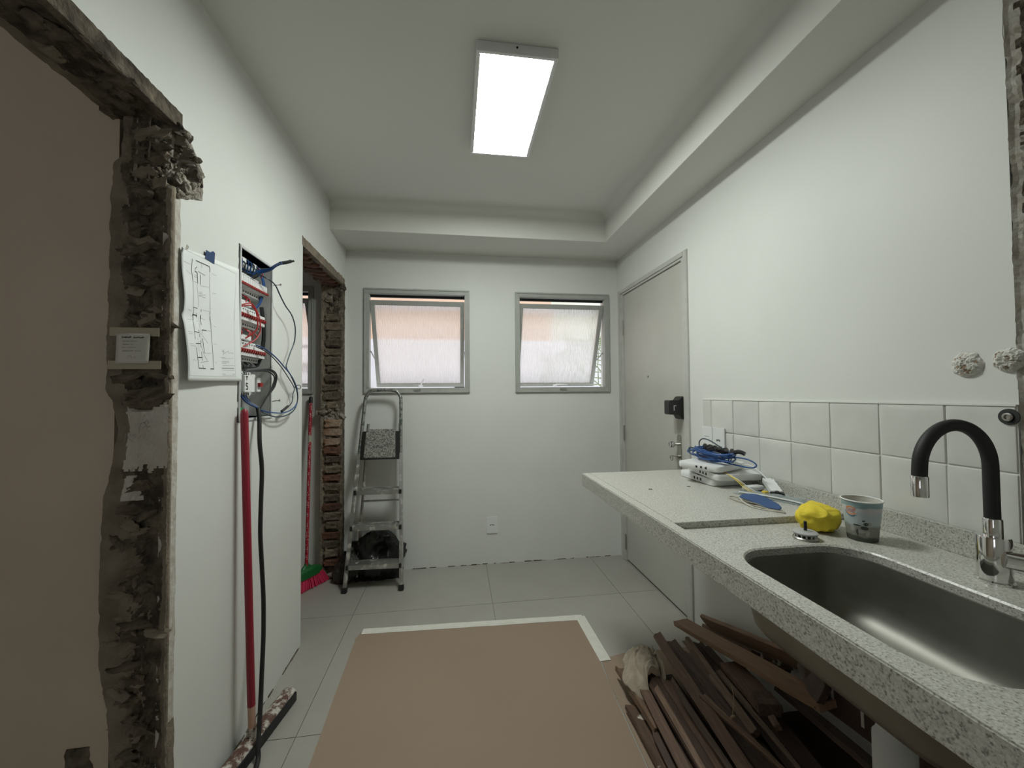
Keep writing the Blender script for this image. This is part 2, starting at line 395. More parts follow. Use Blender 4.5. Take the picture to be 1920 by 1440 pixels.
# right wall with the door opening and the torn scar near the camera
wr = wall('wall_right', 'paint', lambda u, v, d: (XR+d, u, v), [.758, YB+.02], [0, ZC], [(2.095, 3.035, -.01, 2.122, False)], .15)
wr['label'] = 'white wall with the door and tiled splashback'
wr2 = wall('wall_right_near', 'paint', lambda u, v, d: (XR+d, u, v), [-1.35, .585], [0, ZC], [], .15); wr2['label'] = 'white wall beside the sink, close to the camera'
MB().box(XR+.035, XR+.15, .58, .76, 0, ZC).build('scar_backing', 'rubble', wr)
def scar(a, b):
    y = .580+a*(.757-.580)+(.006*fr(b*14, 3, 0) if a > .9 else 0); z = b*2.42
    e = min(1, (1-a)*7); x = XR+.002+e*(.012+.010*fr(y*20, z*9, 1)+.006*fr(y*70, z*60, 3)) if a < .999 else XR-.001
    return (x, y+(.004*fr(z*25, 1, 1)), z)
rough_strip('masonry_scar', ['rubble', 'plasteredge'], lambda a, b: 1 if a > .9+.04*fr(b*40, 2, 2) else 0, scar, 26, 300, wr, (.03, 0, 0))

# left wall: solid strip between the two broken openings, lintels over both
LO = (2.25, 3.033, 2.128)      # far opening y0,y1,top
PB = (1.634, 1.884, 1.224, 1.880)
wl = wall('wall_left', 'paint', lambda u, v, d: (XL-d, u, v), [-1.35, 1.287, YB+.02], [0, ZC],
          [(-1.2, 1.287, -.01, 2.128, True), (LO[0], LO[1], -.01, LO[2], True), (*PB, False), (1.287, 1.378, 1.972, 2.04, False), (1.287, 1.345, 1.950, 1.972, False), (1.287, 1.312, 1.930, 1.950, False), (1.287, 1.350, 2.04, 2.075, False), (1.287, 1.318, 2.075, 2.10, False)], WT)
wl['label'] = 'white wall between two broken doorways'
# dark neighbouring room on the left, service room behind
w3 = wall('wall_corridor', 'oldpaint', lambda u, v, d: (u, 1.272+d, v), [-2.5, XL-WT+.005], [0, ZC], [], .12); w3['label'] = 'dim cream wall seen through the near broken doorway'
w4 = wall('wall_corridor_end', 'oldpaint', lambda u, v, d: (-2.4-d, u, v), [-1.35, YB+.1], [0, ZC], [], .1)
w5 = wall('wall_rear', 'paint', lambda u, v, d: (u, -1.3-d, v), [-2.5, 1.47], [0, ZC], [(-2.1, -1.0, 1.15, 2.1, True)], .1)  # opening added out of view so sky light fills the dim corridor side
m = MB()
for q in ((-2.1, -1.0, 2.1, 2.15), (-2.1, -1.0, 1.0, 1.05), (-2.1, -2.05, 1.05, 2.1), (-1.05, -1.0, 1.05, 2.1), (-1.57, -1.53, 1.05, 2.1)): m.box(q[0], q[1], -1.38, -1.32, q[2], q[3])
w6 = m.build('window_4', 'aluwin'); w6['kind'] = 'structure'; w6['label'] = 'added window behind the camera, lets in fill daylight'  # frame of the added, unseen fill opening

# ---- near broken doorway: jamb, lintel and torn corner
def left_edge(z):   # where the old plaster of the corridor wall is torn off
    k = [(0, -.945), (.30, -.948), (.45, -.957), (.56, -.978), (.80, -.982), (1.02, -.976), (1.14, -.952), (1.22, -.940), (1.30, -.958), (1.33, -.974), (1.60, -.972), (1.88, -.970), (1.98, -.965), (2.0, -.945), (2.13, -.941)]
    for (a, p), (b, q) in zip(k[:-1], k[1:]):
        if a <= z <= b: return p+(q-p)*(z-a)/(b-a)
    return -.95
def right_edge(z):
    r = XL+.001
    if z < .42: r += .012*min(1, (.42-z)/.25)+.02*max(0, (.2-z)/.2)
    if z > 1.915: r = XL-.055*min(1, (z-1.915)/.02)
    return r
def jamb(a, b):
    z = b*2.125; x0 = left_edge(z)+.004*fr(z*22, 5, 1); x1 = right_edge(z)+.003*fr(z*40, 7, 2)
    x = x0+(x1-x0)*a
    c = math.exp(-((a-.58)/.24)**2)
    hole = max(0, fr(x*16, z*13, 4))
    flat = 1 if 1.10 < z < 1.27 else 0
    d = .010*c*(1-flat)-.014*fr(x*24, z*20, 0)*(.2+c)*(1-.8*flat)-.009*abs(fr(x*60, z*55, 8))*(.3+c)+.020*hole*c*(1-flat)
    return (x, 1.258+d, z)
def jmat(a, b):
    z = b*2.125; n = fr(a*6, z*22, 3)
    if 1.105+.02*fr(a*9, 0, 1) < z < 1.285+.02*fr(a*7, 4, 1) and a > .22+.03*n: return 2
    if 1.02 < z < 1.09 and .25 < a < .58 and n > -.15: return 2
    if a < .26+.16*n: return 1
    if a > .93+.05*n: return 1
    if z < 1.0 and a < .50+.3*n: return 1
    return 0
jb = rough_strip('broken_jamb', ['rubble', 'mortar', 'gypsum'], jmat, jamb, 34, 330, wl, (-.004, .018, 0))
def edge(a, b):     # raw plaster thickness turning the corner onto the white wall
    z = b*1.925; w = .014+.008*abs(fr(z*7, 2, 0, oct=2))+(.02*max(0, (.45-z)) if z < .45 else 0)
    return (XL+.0022+.0008*fr(z*60, a*3, 0)-(.004 if a < .1 else 0), 1.262+a*(.018+w), z)
rough_strip('plaster_edge', ['plasteredge', 'mortar'], lambda a, b: 1 if (a < .35 or b < .2) else 0, edge, 6, 300, wl, (-.02, 0, 0))
random.seed(5)
for k in range(120):        # lumps of mortar and brick ends still stuck in the jamb
    z = random.uniform(.05, 2.08)
    if 1.09 < z < 1.29 or 1.38 < z < 1.51: continue
    x = -.878+random.gauss(0, .022) if z > .95 else -.905+random.gauss(0, .02)
    v = k % 7; me = rock_mesh('lump%d' % v, ['rubble', 'rubble', 'mortar', 'rubble', 'greybrick', 'rubble', 'mortar'][v], v+1, .026, .012, .013, .85, 2, .9)
    s = random.uniform(.55, 1.35); piece('mortar_lump', me, jb, (x, 1.262+random.uniform(-.002, .006), z), (random.uniform(-.3, .3), random.uniform(-.5, .5), random.uniform(-.4, .4)), (s*random.uniform(.8, 1.5), s*.8, s))
st = MB(); sg = [(.0016, [(-.915, 1.185), (-.913, 1.205), (-.905, 1.212), (-.900, 1.203), (-.908, 1.197), (-.896, 1.186)]), (.0014, [(-.899, 1.198), (-.888, 1.208)]), (.0014, [(-.898, 1.207), (-.889, 1.198)]),
                 (.0018, [(-.880, 1.21), (-.876, 1.235), (-.866, 1.24), (-.862, 1.23), (-.872, 1.222)]), (.0014, [(-.868, 1.235), (-.860, 1.246), (-.855, 1.236)])]
strokes(st, sg, lambda u, v: (u, 1.2445, v)); st.build('scribble', 'fadedink', jb)
# torn corner at the head of the jamb
def corner(a, b):
    # a: from the jamb face round onto the wall face ; b: height
    zb_, zt_ = 1.885+.062*a, 2.128-.004*a
    z = zb_+(zt_-zb_)*b
    yo = 1.300+(.100 if z < 2.04 else .100*max(0, (2.128-z)/.088)**.8)+.006*fr(z*30, 2, 0)
    p0 = Vector((-.905, 1.258, z)); p1 = Vector((XL+.002, yo, z))
    p = p0.lerp(p1, a); n = Vector((.72, -.69, 0)); h = math.sin(a*PI)
    d = .012*h+.022*fr(p.x*20, p.y*30, z*24)*h+.010*fr(p.x*80, p.y*60, z*70)*h
    q = p+n*d
    he = 1.287 if z < 1.93 else (1.312 if z < 1.95 else (1.345 if z < 1.972 else (1.378 if z < 2.04 else (1.35 if z < 2.075 else (1.318 if z < 2.1 else 1.287)))))
    if q.y > he-.012: q.x = max(q.x, XL+.002+.014*abs(fr(q.y*45, z*45, 1))*min(1, (1-a)*5))
    if a > .97: q.x = XL+.0012
    return q
co = rough_strip('broken_corner', ['palemortar', 'rubble', 'gypsum'], lambda a, b: 1 if (a < .35+.2*fr(a*8, b*8, 1) or b > .86) else (2 if (.10 < b < .33 and .5 < a < .74 and fr(a*5, b*5, 9) > -.2) else 0), corner, 40, 60, wl, (-.03, .02, 0))
for k in range(26):
    b = random.uniform(.1, .92); a = random.uniform(.2, .95); p = corner(a, b); v = k % 3
    piece('mortar_lump', rock_mesh('palelump%d' % v, ['palemortar', 'rubble', 'mortar'][v], v+31, .016, .010, .010, .4), co, p, (random.uniform(0, 3), random.uniform(0, 3), 0), (random.uniform(.5, 1.1),)*3)
def damp(a, b):
    z = .10+.245*b; w = (.028+.045*(1-b)**1.5)*(1+.25*fr(b*9, 3, 1)); return (-1.035+(a-.5)*2*w+.01*fr(b*6, 1, 4), 1.2705-.002*math.sin(a*PI)-.0015*abs(fr(a*9, b*12, 2)), z)
rough_strip('bare_patch', ['rubble', 'mortar'], lambda a, b: 0, damp, 14, 30, w3, (0, .01, 0))
# near lintel: torn underside and its lip on the kitchen face
def lint(a, b):
    y = -1.19+b*(1.30+1.19); x0 = -.972+.012*fr(y*9, 1, 3)-(.015 if fr(y*5, 7, 3) > .25 else 0); x1 = XL+.0015
    x = x0+(x1-x0)*a; c = math.sin(a*PI)
    dz = .008*c*(1+fr(x*14, y*9, 2))+.010*c*fr(x*30, y*24, 5)+.004*fr(x*80, y*70, 1)
    return (x, y, 2.112+dz)
li = rough_strip('broken_lintel', ['rubble', 'mortar', 'wdark'], lambda a, b: 1 if (a > .86+.05*fr(b*60, 1, 1) or a < .14+.1*fr(b*30, 4, 1)) else 0, lint, 26, 260, wl, (0, 0, .05))
def lip(a, b):
    y = -1.19+b*(1.31+1.19); h = .006+.006*abs(fr(y*12, 3, 3))
    return (XL+.002+.0015*fr(y*50, a*3, 1), y, 2.112+a*h)
rough_strip('lintel_lip', ['rubble'], lambda a, b: 0, lip, 4, 260, wl, (-.02, 0, 0))
for k in range(26):
    v = k % 4; y = random.uniform(.75, 1.25)
    piece('mortar_lump', rock_mesh('lintlump%d' % v, ['rubble', 'rubble', 'mortar', 'rubble'][v], v+51, .03, .022, .008, .75, 2, .9), li, (random.uniform(-.95, -.84), y, 2.116), (0, 0, random.uniform(0, 3)), (random.uniform(.5, 1.2),)*3)

# ---- far broken doorway: brick-ended jamb and brick lintel
XJ = XL-WT
def fj(a, b):
    z = b*2.13; x0 = XJ+.003-.012*(abs(fr(z*10, 4, 4)) if z < .5 else .3*abs(fr(z*20, 1, 4)))-(.03 if 1.17 < z < 1.215 else 0); x1 = XL+.002+(.012*abs(fr(z*18, 2, 2)) if (1.13 < z < 1.26 or z > 1.95) else .002*fr(z*30, 1, 1))
    x = x0+(x1-x0)*a; c = math.sin(a*PI)
    return (x, 3.008+c*(.012+.010*fr(x*20, z*25, 2))-.008*abs(fr(x*55, z*60, 6)), z)
def fjm(a, b):
    z = b*2.13; n = fr(a*5, z*14, 2)
    if 1.14 < z < 1.25 and n > -.2: return 3
    if z > 1.95 and a < .5: return 1
    if a < .22+.1*n or a > .88: return 1
    return 0 if z < .3 or n < .15 else 1
fjo = rough_strip('broken_jamb_far', ['rubble', 'mortar', 'greybrick', 'palemortar'], fjm, fj, 24, 240, wl, (0, .05, 0))
random.seed(21)
z = .12; k = 0
while z < 1.93:
    if not (1.13 < z < 1.22):
        h = random.uniform(.052, .070); red = 'rustbrick' if .92 < z < 1.13 else ('greybrick' if z > 1.2 or k % 3 else 'brick')
        v = k % 4; me = rock_mesh('brickend_%s%d' % (red, v), red, v+71, .060, .020, .027, .34, 3, .45)
        piece('brick', me, fjo, (-.885+random.uniform(-.008, .010), 3.013, z), (random.uniform(-.08, .08), random.uniform(-.06, .06), random.uniform(-.06, .06)), (random.uniform(.80, 1.12), random.uniform(.5, 1.2), h/.062))
    z += random.uniform(.058, .074); k += 1
for k in range(18):
    b = random.choice([random.uniform(1.16, 1.24), random.uniform(1.95, 2.1), random.uniform(.02, .3)]); v = k % 3
    piece('mortar_lump', rock_mesh('farlump%d' % v, ['palemortar', 'rubble', 'mortar'][v], v+91, .022, .012, .012, .4), fjo, (random.uniform(-.965, -.80), 3.010, b), (random.uniform(0, 3), random.uniform(0, 3), 0), (random.uniform(.6, 1.3),)*3)
def fl2(a, b):
    y = LO[0]-.01+b*(3.05-LO[0]+.01); x0 = XJ-.004+.006*fr(y*20, 3, 3); x1 = XL+.002; x = x0+(x1-x0)*a
    return (x, y, 2.118+.008*math.sin(a*PI)*(1+fr(x*20, y*20, 2))-.004*fr(x*60, y*60, 2)+(.012*abs(fr(y*15, 2, 5)) if a > .99 else 0))
flo = rough_strip('broken_lintel_far', ['mortar', 'rubble'], lambda a, b: 1 if fr(a*5, b*30, 2) > .15 and .2 < a < .8 else 0, fl2, 16, 90, wl, (0, 0, .05))
for k in range(9):
    v = k % 4; piece('brick', rock_mesh('lintbrick%d' % v, 'brick', v+111, .052, .030, .012, .25, 3, .5), flo, (-.893+random.uniform(-.006, .006), 2.315+k*.083, 2.116), (0, 0, .45+random.uniform(-.08, .08)), (random.uniform(.9, 1.1), random.uniform(.85, 1.05), 1))
for k in range(5):
    y = random.uniform(2.4, 2.9); piece('mortar_lump', rock_mesh('farlump%d' % (k % 3), 'mortar', 91, .02, .012, .012, .4), flo, (-.955, y, 2.112), (0, 0, k), (.6, .6, .7))

# ---- wall tiles behind the counter
tY = [1.957, 1.889, 1.726, 1.562, 1.397, 1.230, 1.066, .897, .759]; tZ = [(.948, 1.1115), (1.1145, 1.2725)]
MB().box(XR-.004, XR+.001,   .7585, 1.957, .94, 1.272).build('tile_grout', 'tilegrout', wr)
MB().box(XR-.009, XR, .7585, 1.957, 1.2722, 1.2765).build('tile_edge', 'tilegrout', wr)
random.seed(3); EDG = [0, .012, .03, .15, .33, .5, .67, .85, .97, .988, 1]
for i in range(8):
    for (z0, z1) in tZ:
        y0, y1 = tY[i+1]+.0011, tY[i]-.0011; s = random.random()*50; tx, tz = random.uniform(-.002, .002), random.uniform(-.0016, .0016)
        def tfn(a, b):
            a = EDG[round(a*10)]; b = EDG[round(b*10)]
            e = min(a, 1-a, b, 1-b); q = .0036*min(1, e*60)**.6
            return (XR-.004-q-.0022*noise.noise(Vector((a*1.6+s, b*1.6, s)))*min(1, e*8)+tx*(a-.5)+tz*(b-.5), y0+(y1-y0)*a, z0+(z1-z0)*b)
        n = 10
        ob = MB().grid(n, n, tfn).build('tile', 'walltile', wr, smooth=True)

# ---- plaster lumps and the valve hole in the right wall
def lump(name, c, r, label, seed):
    T = thing(name, (XR, c[0], c[1]), label, 'pipe stub')
    me = MB()
    def f(a, b):
        t = a*2*PI; q = b; rr = r*q*(1+.13*fr(math.cos(t)*1.4, math.sin(t)*1.4, seed)); h = .016*(1-q**3)+.006*fr(math.cos(t)*q*4, math.sin(t)*q*4, seed+2)*(1-q*.7)
        return (XR-.001-max(h, 0), c[0]+rr*math.cos(t), c[1]+rr*math.sin(t))
    def mf(a, b): return 1 if (fr(math.cos(a*2*PI)*b*2.6, math.sin(a*2*PI)*b*2.6, seed+5) > .30 and b < .85) else 0
    me.grid(110, 40, f, mfn=mf).build('plaster_plug', ['crackpaint', 'rustbrick'], T, smooth=False)
    return T
M['crackpaint'] = mat('cracked_white_plaster', (.66, .65, .60), .8, col2=(.50, .47, .42), vscale=60, vpos=(.6, .75), bump=(70, .8, .01))
lump('pipe_plug', (.851, 1.378), .033, 'round cracked plaster plug on the wall above the tap', 1)
lump('pipe_plug', (.772, 1.384), .03, 'broken plaster plug with bare brick at the torn wall edge', 7)
T = thing('valve_pipe', (XR, .769, 1.247), 'black pipe stub in a hole in the wall tile', 'pipe stub')
MB().lathe([(.010, 0), (.0195, 0), (.019, .002), (.012, .003), (.010, .001)], (XR-.0085, .7705, 1.247), 28, Matrix.Rotation(-PI/2, 4, 'Y'), cap=False).build('hole_rim', 'dark', T, smooth=True)
MB().lathe([(.0, -.004), (.010, -.004), (.010, .006), (.006, .007), (.005, .003), (0, .003)], (XR-.009, .7705, 1.247), 20, Matrix.Rotation(-PI/2, 4, 'Y'), cap=False).build('pipe_end', 'steel', T, smooth=True)

# ---- windows: grey frames with top-hung fluted sashes swung outwards
def window(n, x0, x1, label, side=True, ribs=True):
    z0, z1 = WZ; T = thing('window_%d' % n, ((x0+x1)/2, YB, z0), label, None, kind='structure')
    f = .034
    m = MB()
    for (a, b, c, d) in ((x0, x1, z1-f, z1), (x0, x1, z0, z0+f), (x0, x0+f, z0+f, z1-f), (x1-f, x1, z0+f, z1-f)): m.box(a, b, YB-.012, YB+.05, c, d)
    m.build('frame', 'aluwin', T, bevel=.003)
    m = MB()     # raised outer lip of the frame
    for (a, b, c, d) in ((x0-.004, x1+.004, z1-.006, z1+.006), (x0-.004, x1+.004, z0-.006, z0+.006), (x0-.004, x0+.008, z0, z1), (x1-.008, x1+.004, z0, z1)): m.box(a, b, YB-.018, YB+.01, c, d)
    m.build('frame_lip', 'aluwin', T, bevel=.002)
    MB().box(x0+f, x1-f, YB+.035, YB+.05, z1-f-.018, z1-f).build('head_gasket', 'dark', T)
    a0, a1 = x0+f+.002, x1-f-.002; hinge = Vector((0, YB+.012, z1-f-.048)); L = .705; ang = math.radians(22.5)
    T2 = Matrix.Translation(hinge) @ Matrix.Rotation(ang, 4, 'X')
    bw = .030
    m = MB()
    m.box(a0, a1, -.012, .014, -.034, 0, T2); m.box(a0, a1, -.012, .014, -L, -L+bw, T2)
    m.box(a0, a0+bw, -.012, .014, -L+bw, -.034, T2); m.box(a1-bw, a1, -.012, .014, -L+bw, -.034, T2)
    sash = m.build('sash', 'aluwin', T, bevel=.002)
    nr = 46; nn = nr*6
    def pf(a, b): return T2 @ Vector((a0+bw-.004+(a1-a0-2*bw+.008)*a, .0016*math.sin(a*nr*2*PI)*(1 if ribs else .6), -L+bw-.004+(L-bw-.034+.008)*b))
    MB().grid(nn, 4, pf).build('pane', 'glass', sash, smooth=True, solid=.003)
    xc = (x0+x1)/2+(.0 if n == 1 else .0)
    m = MB().tube([T2 @ Vector((xc-.01, -.018, -L+.012)), T2 @ Vector((xc+.002, -.035, -L+.03)), T2 @ Vector((xc+(.03 if n == 1 else .10), -.045, -L+(.085 if n == 1 else .03)))], [.008, .007, .004], 8)
    m.box(xc-.02, xc+.016, -.022, -.010, -L+.002, -L+.024, T2); m.build('lever', 'white', sash)
    MB().box(xc-.03, xc+.022, YB-.022, YB-.010, z0+.010, z0+.026).build('latch', 'steel', T, bevel=.002)
    for sx in (a0+.004, a1-.004):
        MB().tube([(sx, YB+.03, z0+f+.28), T2 @ Vector((sx, .004, -.48))], .005, 6).build('stay_arm', 'aluwin', T)
    return T
window(1, *WIN[0], 'left awning window with fluted glass, above the stepladder')
window(2, *WIN[1], 'right awning window with fluted glass, next to the door')
window(3, *WIN[2], 'window of the service room seen past the far broken doorway')

# ---- door
T = thing('door_1', (XR, 2.56, 0), 'grey flush entrance door in a grey frame', None, kind='structure')
MB().box(XR+.008, XR+.043, 2.150, 2.972, .014, 2.088).build('leaf', 'door', T, bevel=.002)
m = MB(); m.box(XR-.010, XR+.09, 2.081, 2.120, 0, 2.135); m.box(XR-.010, XR+.09, 3.010, 3.048, 0, 2.135); m.box(XR-.010, XR+.09, 2.120, 3.010, 2.105, 2.135)
m.box(XR-.003, XR+.09, 2.120, 2.148, 0, 2.105); m.box(XR-.003, XR+.09, 2.974, 3.010, 0, 2.105); m.box(XR-.003, XR+.09, 2.148, 2.974, 2.091, 2.105)
m.build('frame', 'doorframe', T, bevel=.002)
MB().box(XR+.05, XR+.06, 2.148, 2.974, .0, .02).build('threshold_gap', 'dark', T)
for z in (1.83, 1.0, .15):
    m = MB().tube([(XR-.004, 2.976, z-.06), (XR-.004, 2.976, z+.06)], .0065, 8)
    for kz in (-.04, 0, .04): m.tube([(XR-.004, 2.976, z+kz-.002), (XR-.004, 2.976, z+kz+.002)], .0085, 8)
    m.build('hinge', 'steel', T)
MB().lathe([(0, 0), (.008, 0), (.008, .003), (.004, .004), (0, .002)], (XR+.008, 2.592, 1.426), 14, Matrix.Rotation(-PI/2, 4, 'Y'), cap=False).build('peephole', 'steel', T)
# lock plate, knob, key
pl = MB().prism([(2.190, .86), (2.234, .86), (2.234, 1.045), (2.226, 1.060), (2.198, 1.060), (2.190, 1.045)], 'x', XR+.003, XR+.0085).build('handle_plate', 'steel', T, bevel=.001)
m = MB(); R = Matrix.Rotation(-PI/2, 4, 'Y')
m.lathe([(.0, 0), (.009, 0), (.009, .030), (.014, .032), (.020, .042), (.0205, .052), (.017, .060), (.012, .061), (.010, .056), (0, .056)], (XR+.003, 2.211, 1.004), 16, R, cap=False).build('knob', 'chrome', T, smooth=True)
m = MB(); m.lathe([(0, 0), (.011, 0), (.011, .012), (.006, .014), (0, .014)], (XR+.004, 2.212, .930), 14, R, cap=False); m.tube([(XR-.01, 2.212, .932), (XR-.045, 2.212, .936)], .0035, 6)
m.tube([(XR-.045+.0, 2.212+.014*math.sin(t/14*2*PI), .924+.014*math.cos(t/14*2*PI)) for t in range(14)], .0028, 6, closed=True); m.build('key', 'steel', T, smooth=True)
m = MB(); m.prism([(2.142, 1.155), (2.226, 1.155), (2.226, 1.290), (2.142, 1.290)], 'x', XR-.004, XR+.008)
dl = m.build('door_lock', 'black', T, bevel=.004)
def fr_box(x, yc, hy, zc, hz): return [(x, yc-hy, zc-hz), (x, yc+hy, zc-hz), (x, yc+hy, zc+hz), (x, yc-hy, zc+hz)]
m = MB(); rings = [fr_box(XR-.004, 2.184, .042, 1.2225, .0675), fr_box(XR-.010, 2.184, .042, 1.2225, .064), fr_box(XR-.028, 2.184, .036, 1.225, .042), fr_box(XR-.080, 2.184, .034, 1.226, .042), fr_box(XR-.086, 2.184, .030, 1.226, .037)]
m.add([v for r in rings for v in r], [(i*4+k, i*4+(k+1) % 4, i*4+4+(k+1) % 4, i*4+4+k) for i in range(4) for k in range(4)]+[(3, 2, 1, 0), (16, 17, 18, 19)])
m.build('lock_body', 'black', dl, bevel=.003)
MB().box(XR-.062, XR-.046, 2.1485, 2.151, 1.208, 1.238).build('lock_window', 'offwhite', dl); MB().box(XR-.058, XR-.043, 2.147, 2.149, 1.205, 1.234).build('lock_button', 'black', dl)
# dirt line where the window wall meets the floor
random.seed(9)
bb = MB()
for k in range(60):
    x = random.uniform(-.35, 1.28); L = random.uniform(.004, .05); bb.box(x, x+L, YB-random.uniform(.001, .004), YB+.001, 0, random.uniform(.001, .007))
o = bb.build('wall_foot_dirt', 'rubble', wb); o['kind'] = 'stuff'
bb = MB()
for k in range(26):
    y = random.uniform(1.35, 2.24); L = random.uniform(.01, .06); bb.box(XL-.001, XL+random.uniform(.001, .005), y, y+L, 0, random.uniform(.001, .006))
o = bb.build('wall_foot_dirt', 'rubble', wl); o['kind'] = 'stuff'

# ---- outside: neighbouring house and a palm, seen through the window gaps
M['peach'] = mat('peach_render', (.78, .56, .42), .9, col2=(.74, .52, .39), vscale=3)
M['lilac'] = mat('white_render', (.82, .81, .86), .9)
M['paleout'] = mat('pale_green_render', (.74, .78, .68), .9)
M['leaf'] = mat('palm_leaf', (.20, .26, .12), .6)
NB = thing('neighbour_building', (0, 4.7, -3), 'sunlit peach and white neighbouring house outside the windows', 'building')
MB().box(-4.5, 1.15, 4.7, 5.2, 1.95, 7).build('upper_wall', 'peach', NB); MB().box(-4.5, 4.0, 4.66, 5.2, -3, 1.95).build('lower_wall', 'lilac', NB)
MB().box(1.15, 4.5, 5.6, 5.9, -3, 7).build('rear_wing', 'paleout', NB)
for k in range(5): MB().box(-.02+k*.13, .09+k*.13, 4.64, 4.70, 1.30, 1.405).build('window', 'dark', NB)
for k in range(3): MB().box(-1.10-k*.2, -.98-k*.2, 4.62, 4.68, 1.30, 1.42).build('window', 'dark', NB)
MB().box(-4.5, -.93, 4.45, 4.5, 1.62, 1.66).build('balcony_rail', 'dark', NB); MB().box(-4.5, -.93, 4.45, 4.5, 1.82, 1.85).build('balcony_rail', 'dark', NB)
PT = thing('palm', (1.85, 4.3, -3), 'palm fronds outside the right window', 'plant')
MB().tube([(1.95, 4.35, -3), (1.93, 4.35, 1.15)], .05, 8).build('trunk', 'greybrick', PT)
random.seed(4)
for k in range(7):
    a = -1.2+k*.4; tip = Vector((1.93+.75*math.sin(a)-.15, 4.35+.2*math.cos(k*2.1), 1.2+.75*math.cos(a*.8)))
    base = Vector((1.93, 4.35, 1.12)); pts = crv([base, base.lerp(tip, .5)+Vector((0, 0, .15)), tip], 7); m = MB(); m.tube(pts, [.008*(1-.8*i/len(pts)) for i in range(len(pts))], 5)
    for i, p in enumerate(pts[2:]):
        d = (pts[min(i+3, len(pts)-1)]-pts[i+1]).normalized()
        for s in (-1, 1):
            sd = d.cross(Vector((0, 1, 0)))*s; e = p+sd*.16+d*.14; m.tube([p, p.lerp(e, .5), e], [.004, .006, .001], 4)
    m.build('frond', 'leaf', PT)

# ============================================================ THINGS
# ---- ceiling light
T = thing('ceiling_light', (.228, 1.70, 2.551), 'rectangular surface-mounted ceiling light, switched on', 'ceiling light')
m = MB(); x0, x1, y0, y1, zb = .076, .380, 1.394, 2.020, 2.551
m.box(x0, x1, y0, y0+.016, zb, ZC); m.box(x0, x1, y1-.016, y1, zb, ZC); m.box(x0, x0+.016, y0+.016, y1-.016, zb, ZC); m.box(x1-.016, x1, y0+.016, y1-.016, zb, ZC)
m.build('housing', 'white', T, bevel=.002)
MB().box(x0+.0165, x1-.0165, y0+.0165, y1-.0165, zb+.003, zb+.010).build('diffuser', 'led', T)
MB().tube([(.225, y0-.002, 2.574), (.225, y0+.002, 2.574)], .004, 10).build('screw', 'dark', T)

# ---- electrical panel
EP = thing('electrical_panel', (XL, 1.759, 1.21), 'open recessed breaker box with loose wires on the white wall', 'breaker box')
y0, y1, z0, z1 = PB; dp = .085
m = MB()
m.add([(XL-dp, y0, z0), (XL-dp, y1, z0), (XL-dp, y1, z1), (XL-dp, y0, z1), (XL+.002, y0, z0), (XL+.002, y1, z0), (XL+.002, y1, z1), (XL+.002, y0, z1)], [(0, 1, 2, 3), (0, 4, 5, 1), (1, 5, 6, 2), (2, 6, 7, 3), (3, 7, 4, 0)])
m.build('back_box', 'greybox', EP, recalc=False)
m = MB(); r = .011
for a, b, c, d in ((y0-r, y1+r, z1, z1+r), (y0-r, y1+r, z0-r, z0), (y0-r, y0, z0, z1), (y1, y1+r, z0, z1)): m.box(XL-.004, XL+.005, a, b, c, d)
m.build('rim', 'offwhite', EP, bevel=.0015)
random.seed(8); m = MB()      # ragged gap between the box and the plaster
for (p, q) in (((y0-r, z0-r), (y0-r, z1+r)), ((y0-r, z1+r), (y1+r, z1+r)), ((y1+r, z1+r), (y1+r, z0-r))):
    n = 26
    for k in range(n):
        if random.random() < .12: continue
        a, b = k/n, (k+1)/n; w = random.uniform(.001, .0042)
        ya, za, yb, zb_ = p[0]+(q[0]-p[0])*a, p[1]+(q[1]-p[1])*a, p[0]+(q[0]-p[0])*b, p[1]+(q[1]-p[1])*b
        m.box(XL-.001, XL+.0014, min(ya, yb)-w, max(ya, yb)+w, min(za, zb_)-w*.5, max(za, zb_)+w*.5)
o = m.build('plaster_gap', 'dark', EP); o['kind'] = 'stuff'
# one breaker, then copies
BW = .0178
def bprof(x): return [(XL-.070, -.041), (XL-.034, -.041), (XL-.034, -.023), (XL-.012, -.021), (XL-.012, .021), (XL-.034, .023), (XL-.034, .041), (XL-.070, .041)]
def make_breaker(y, z, lower):
    m = MB(); P = [(x, z+h) for x, h in bprof(0)]; m.prism(P, 'y', y+.0005, y+BW-.0005)
    b = m.build('breaker', 'white', EP, bevel=.0008)
    if lower: MB().box(XL-.014, XL-.004, y+.001, y+BW-.001, z-.016, z-.008).build('toggle', 'redt', b)
    else:
        MB().prism([(XL-.013, z-.010), (XL-.003, z-.004), (XL-.003, z+.004), (XL-.013, z+.010)], 'y', y+.004, y+BW-.004).build('toggle', 'redt', b)
    MB().box(XL-.0345, XL-.0332, y+.006, y+.012, z-.035, z-.028).build('screw_hole', 'dark', b)
    MB().box(XL-.0345, XL-.0332, y+.006, y+.012, z+.028, z+.035).build('screw_hole', 'dark', b)
    return b
def copy_breaker(src, dy):
    c = src.copy(); COL.objects.link(c); c.parent = EP; c.location = src.location+Vector((0, dy, 0)); WORLD[c.name] = WORLD[EP.name]
    for ch in src.children:
        d = ch.copy(); COL.objects.link(d); d.parent = c
for z, n, low in ((1.768, 13, True), (1.632, 12, False), (1.492, 12, False)):
    b0 = make_breaker(y0+.010, z, low)
    for k in range(1, n): copy_breaker(b0, k*BW)
    MB().box(XL-.078, XL-.066, y0, y1, z-.018, z+.018).build('din_rail', 'steel', EP)
for z in (1.688, 1.548): MB().box(XL-.060, XL-.030, y0+.006, y0+.150, z-.010, z+.012).build('busbar_cover', 'white', EP, bevel=.003)
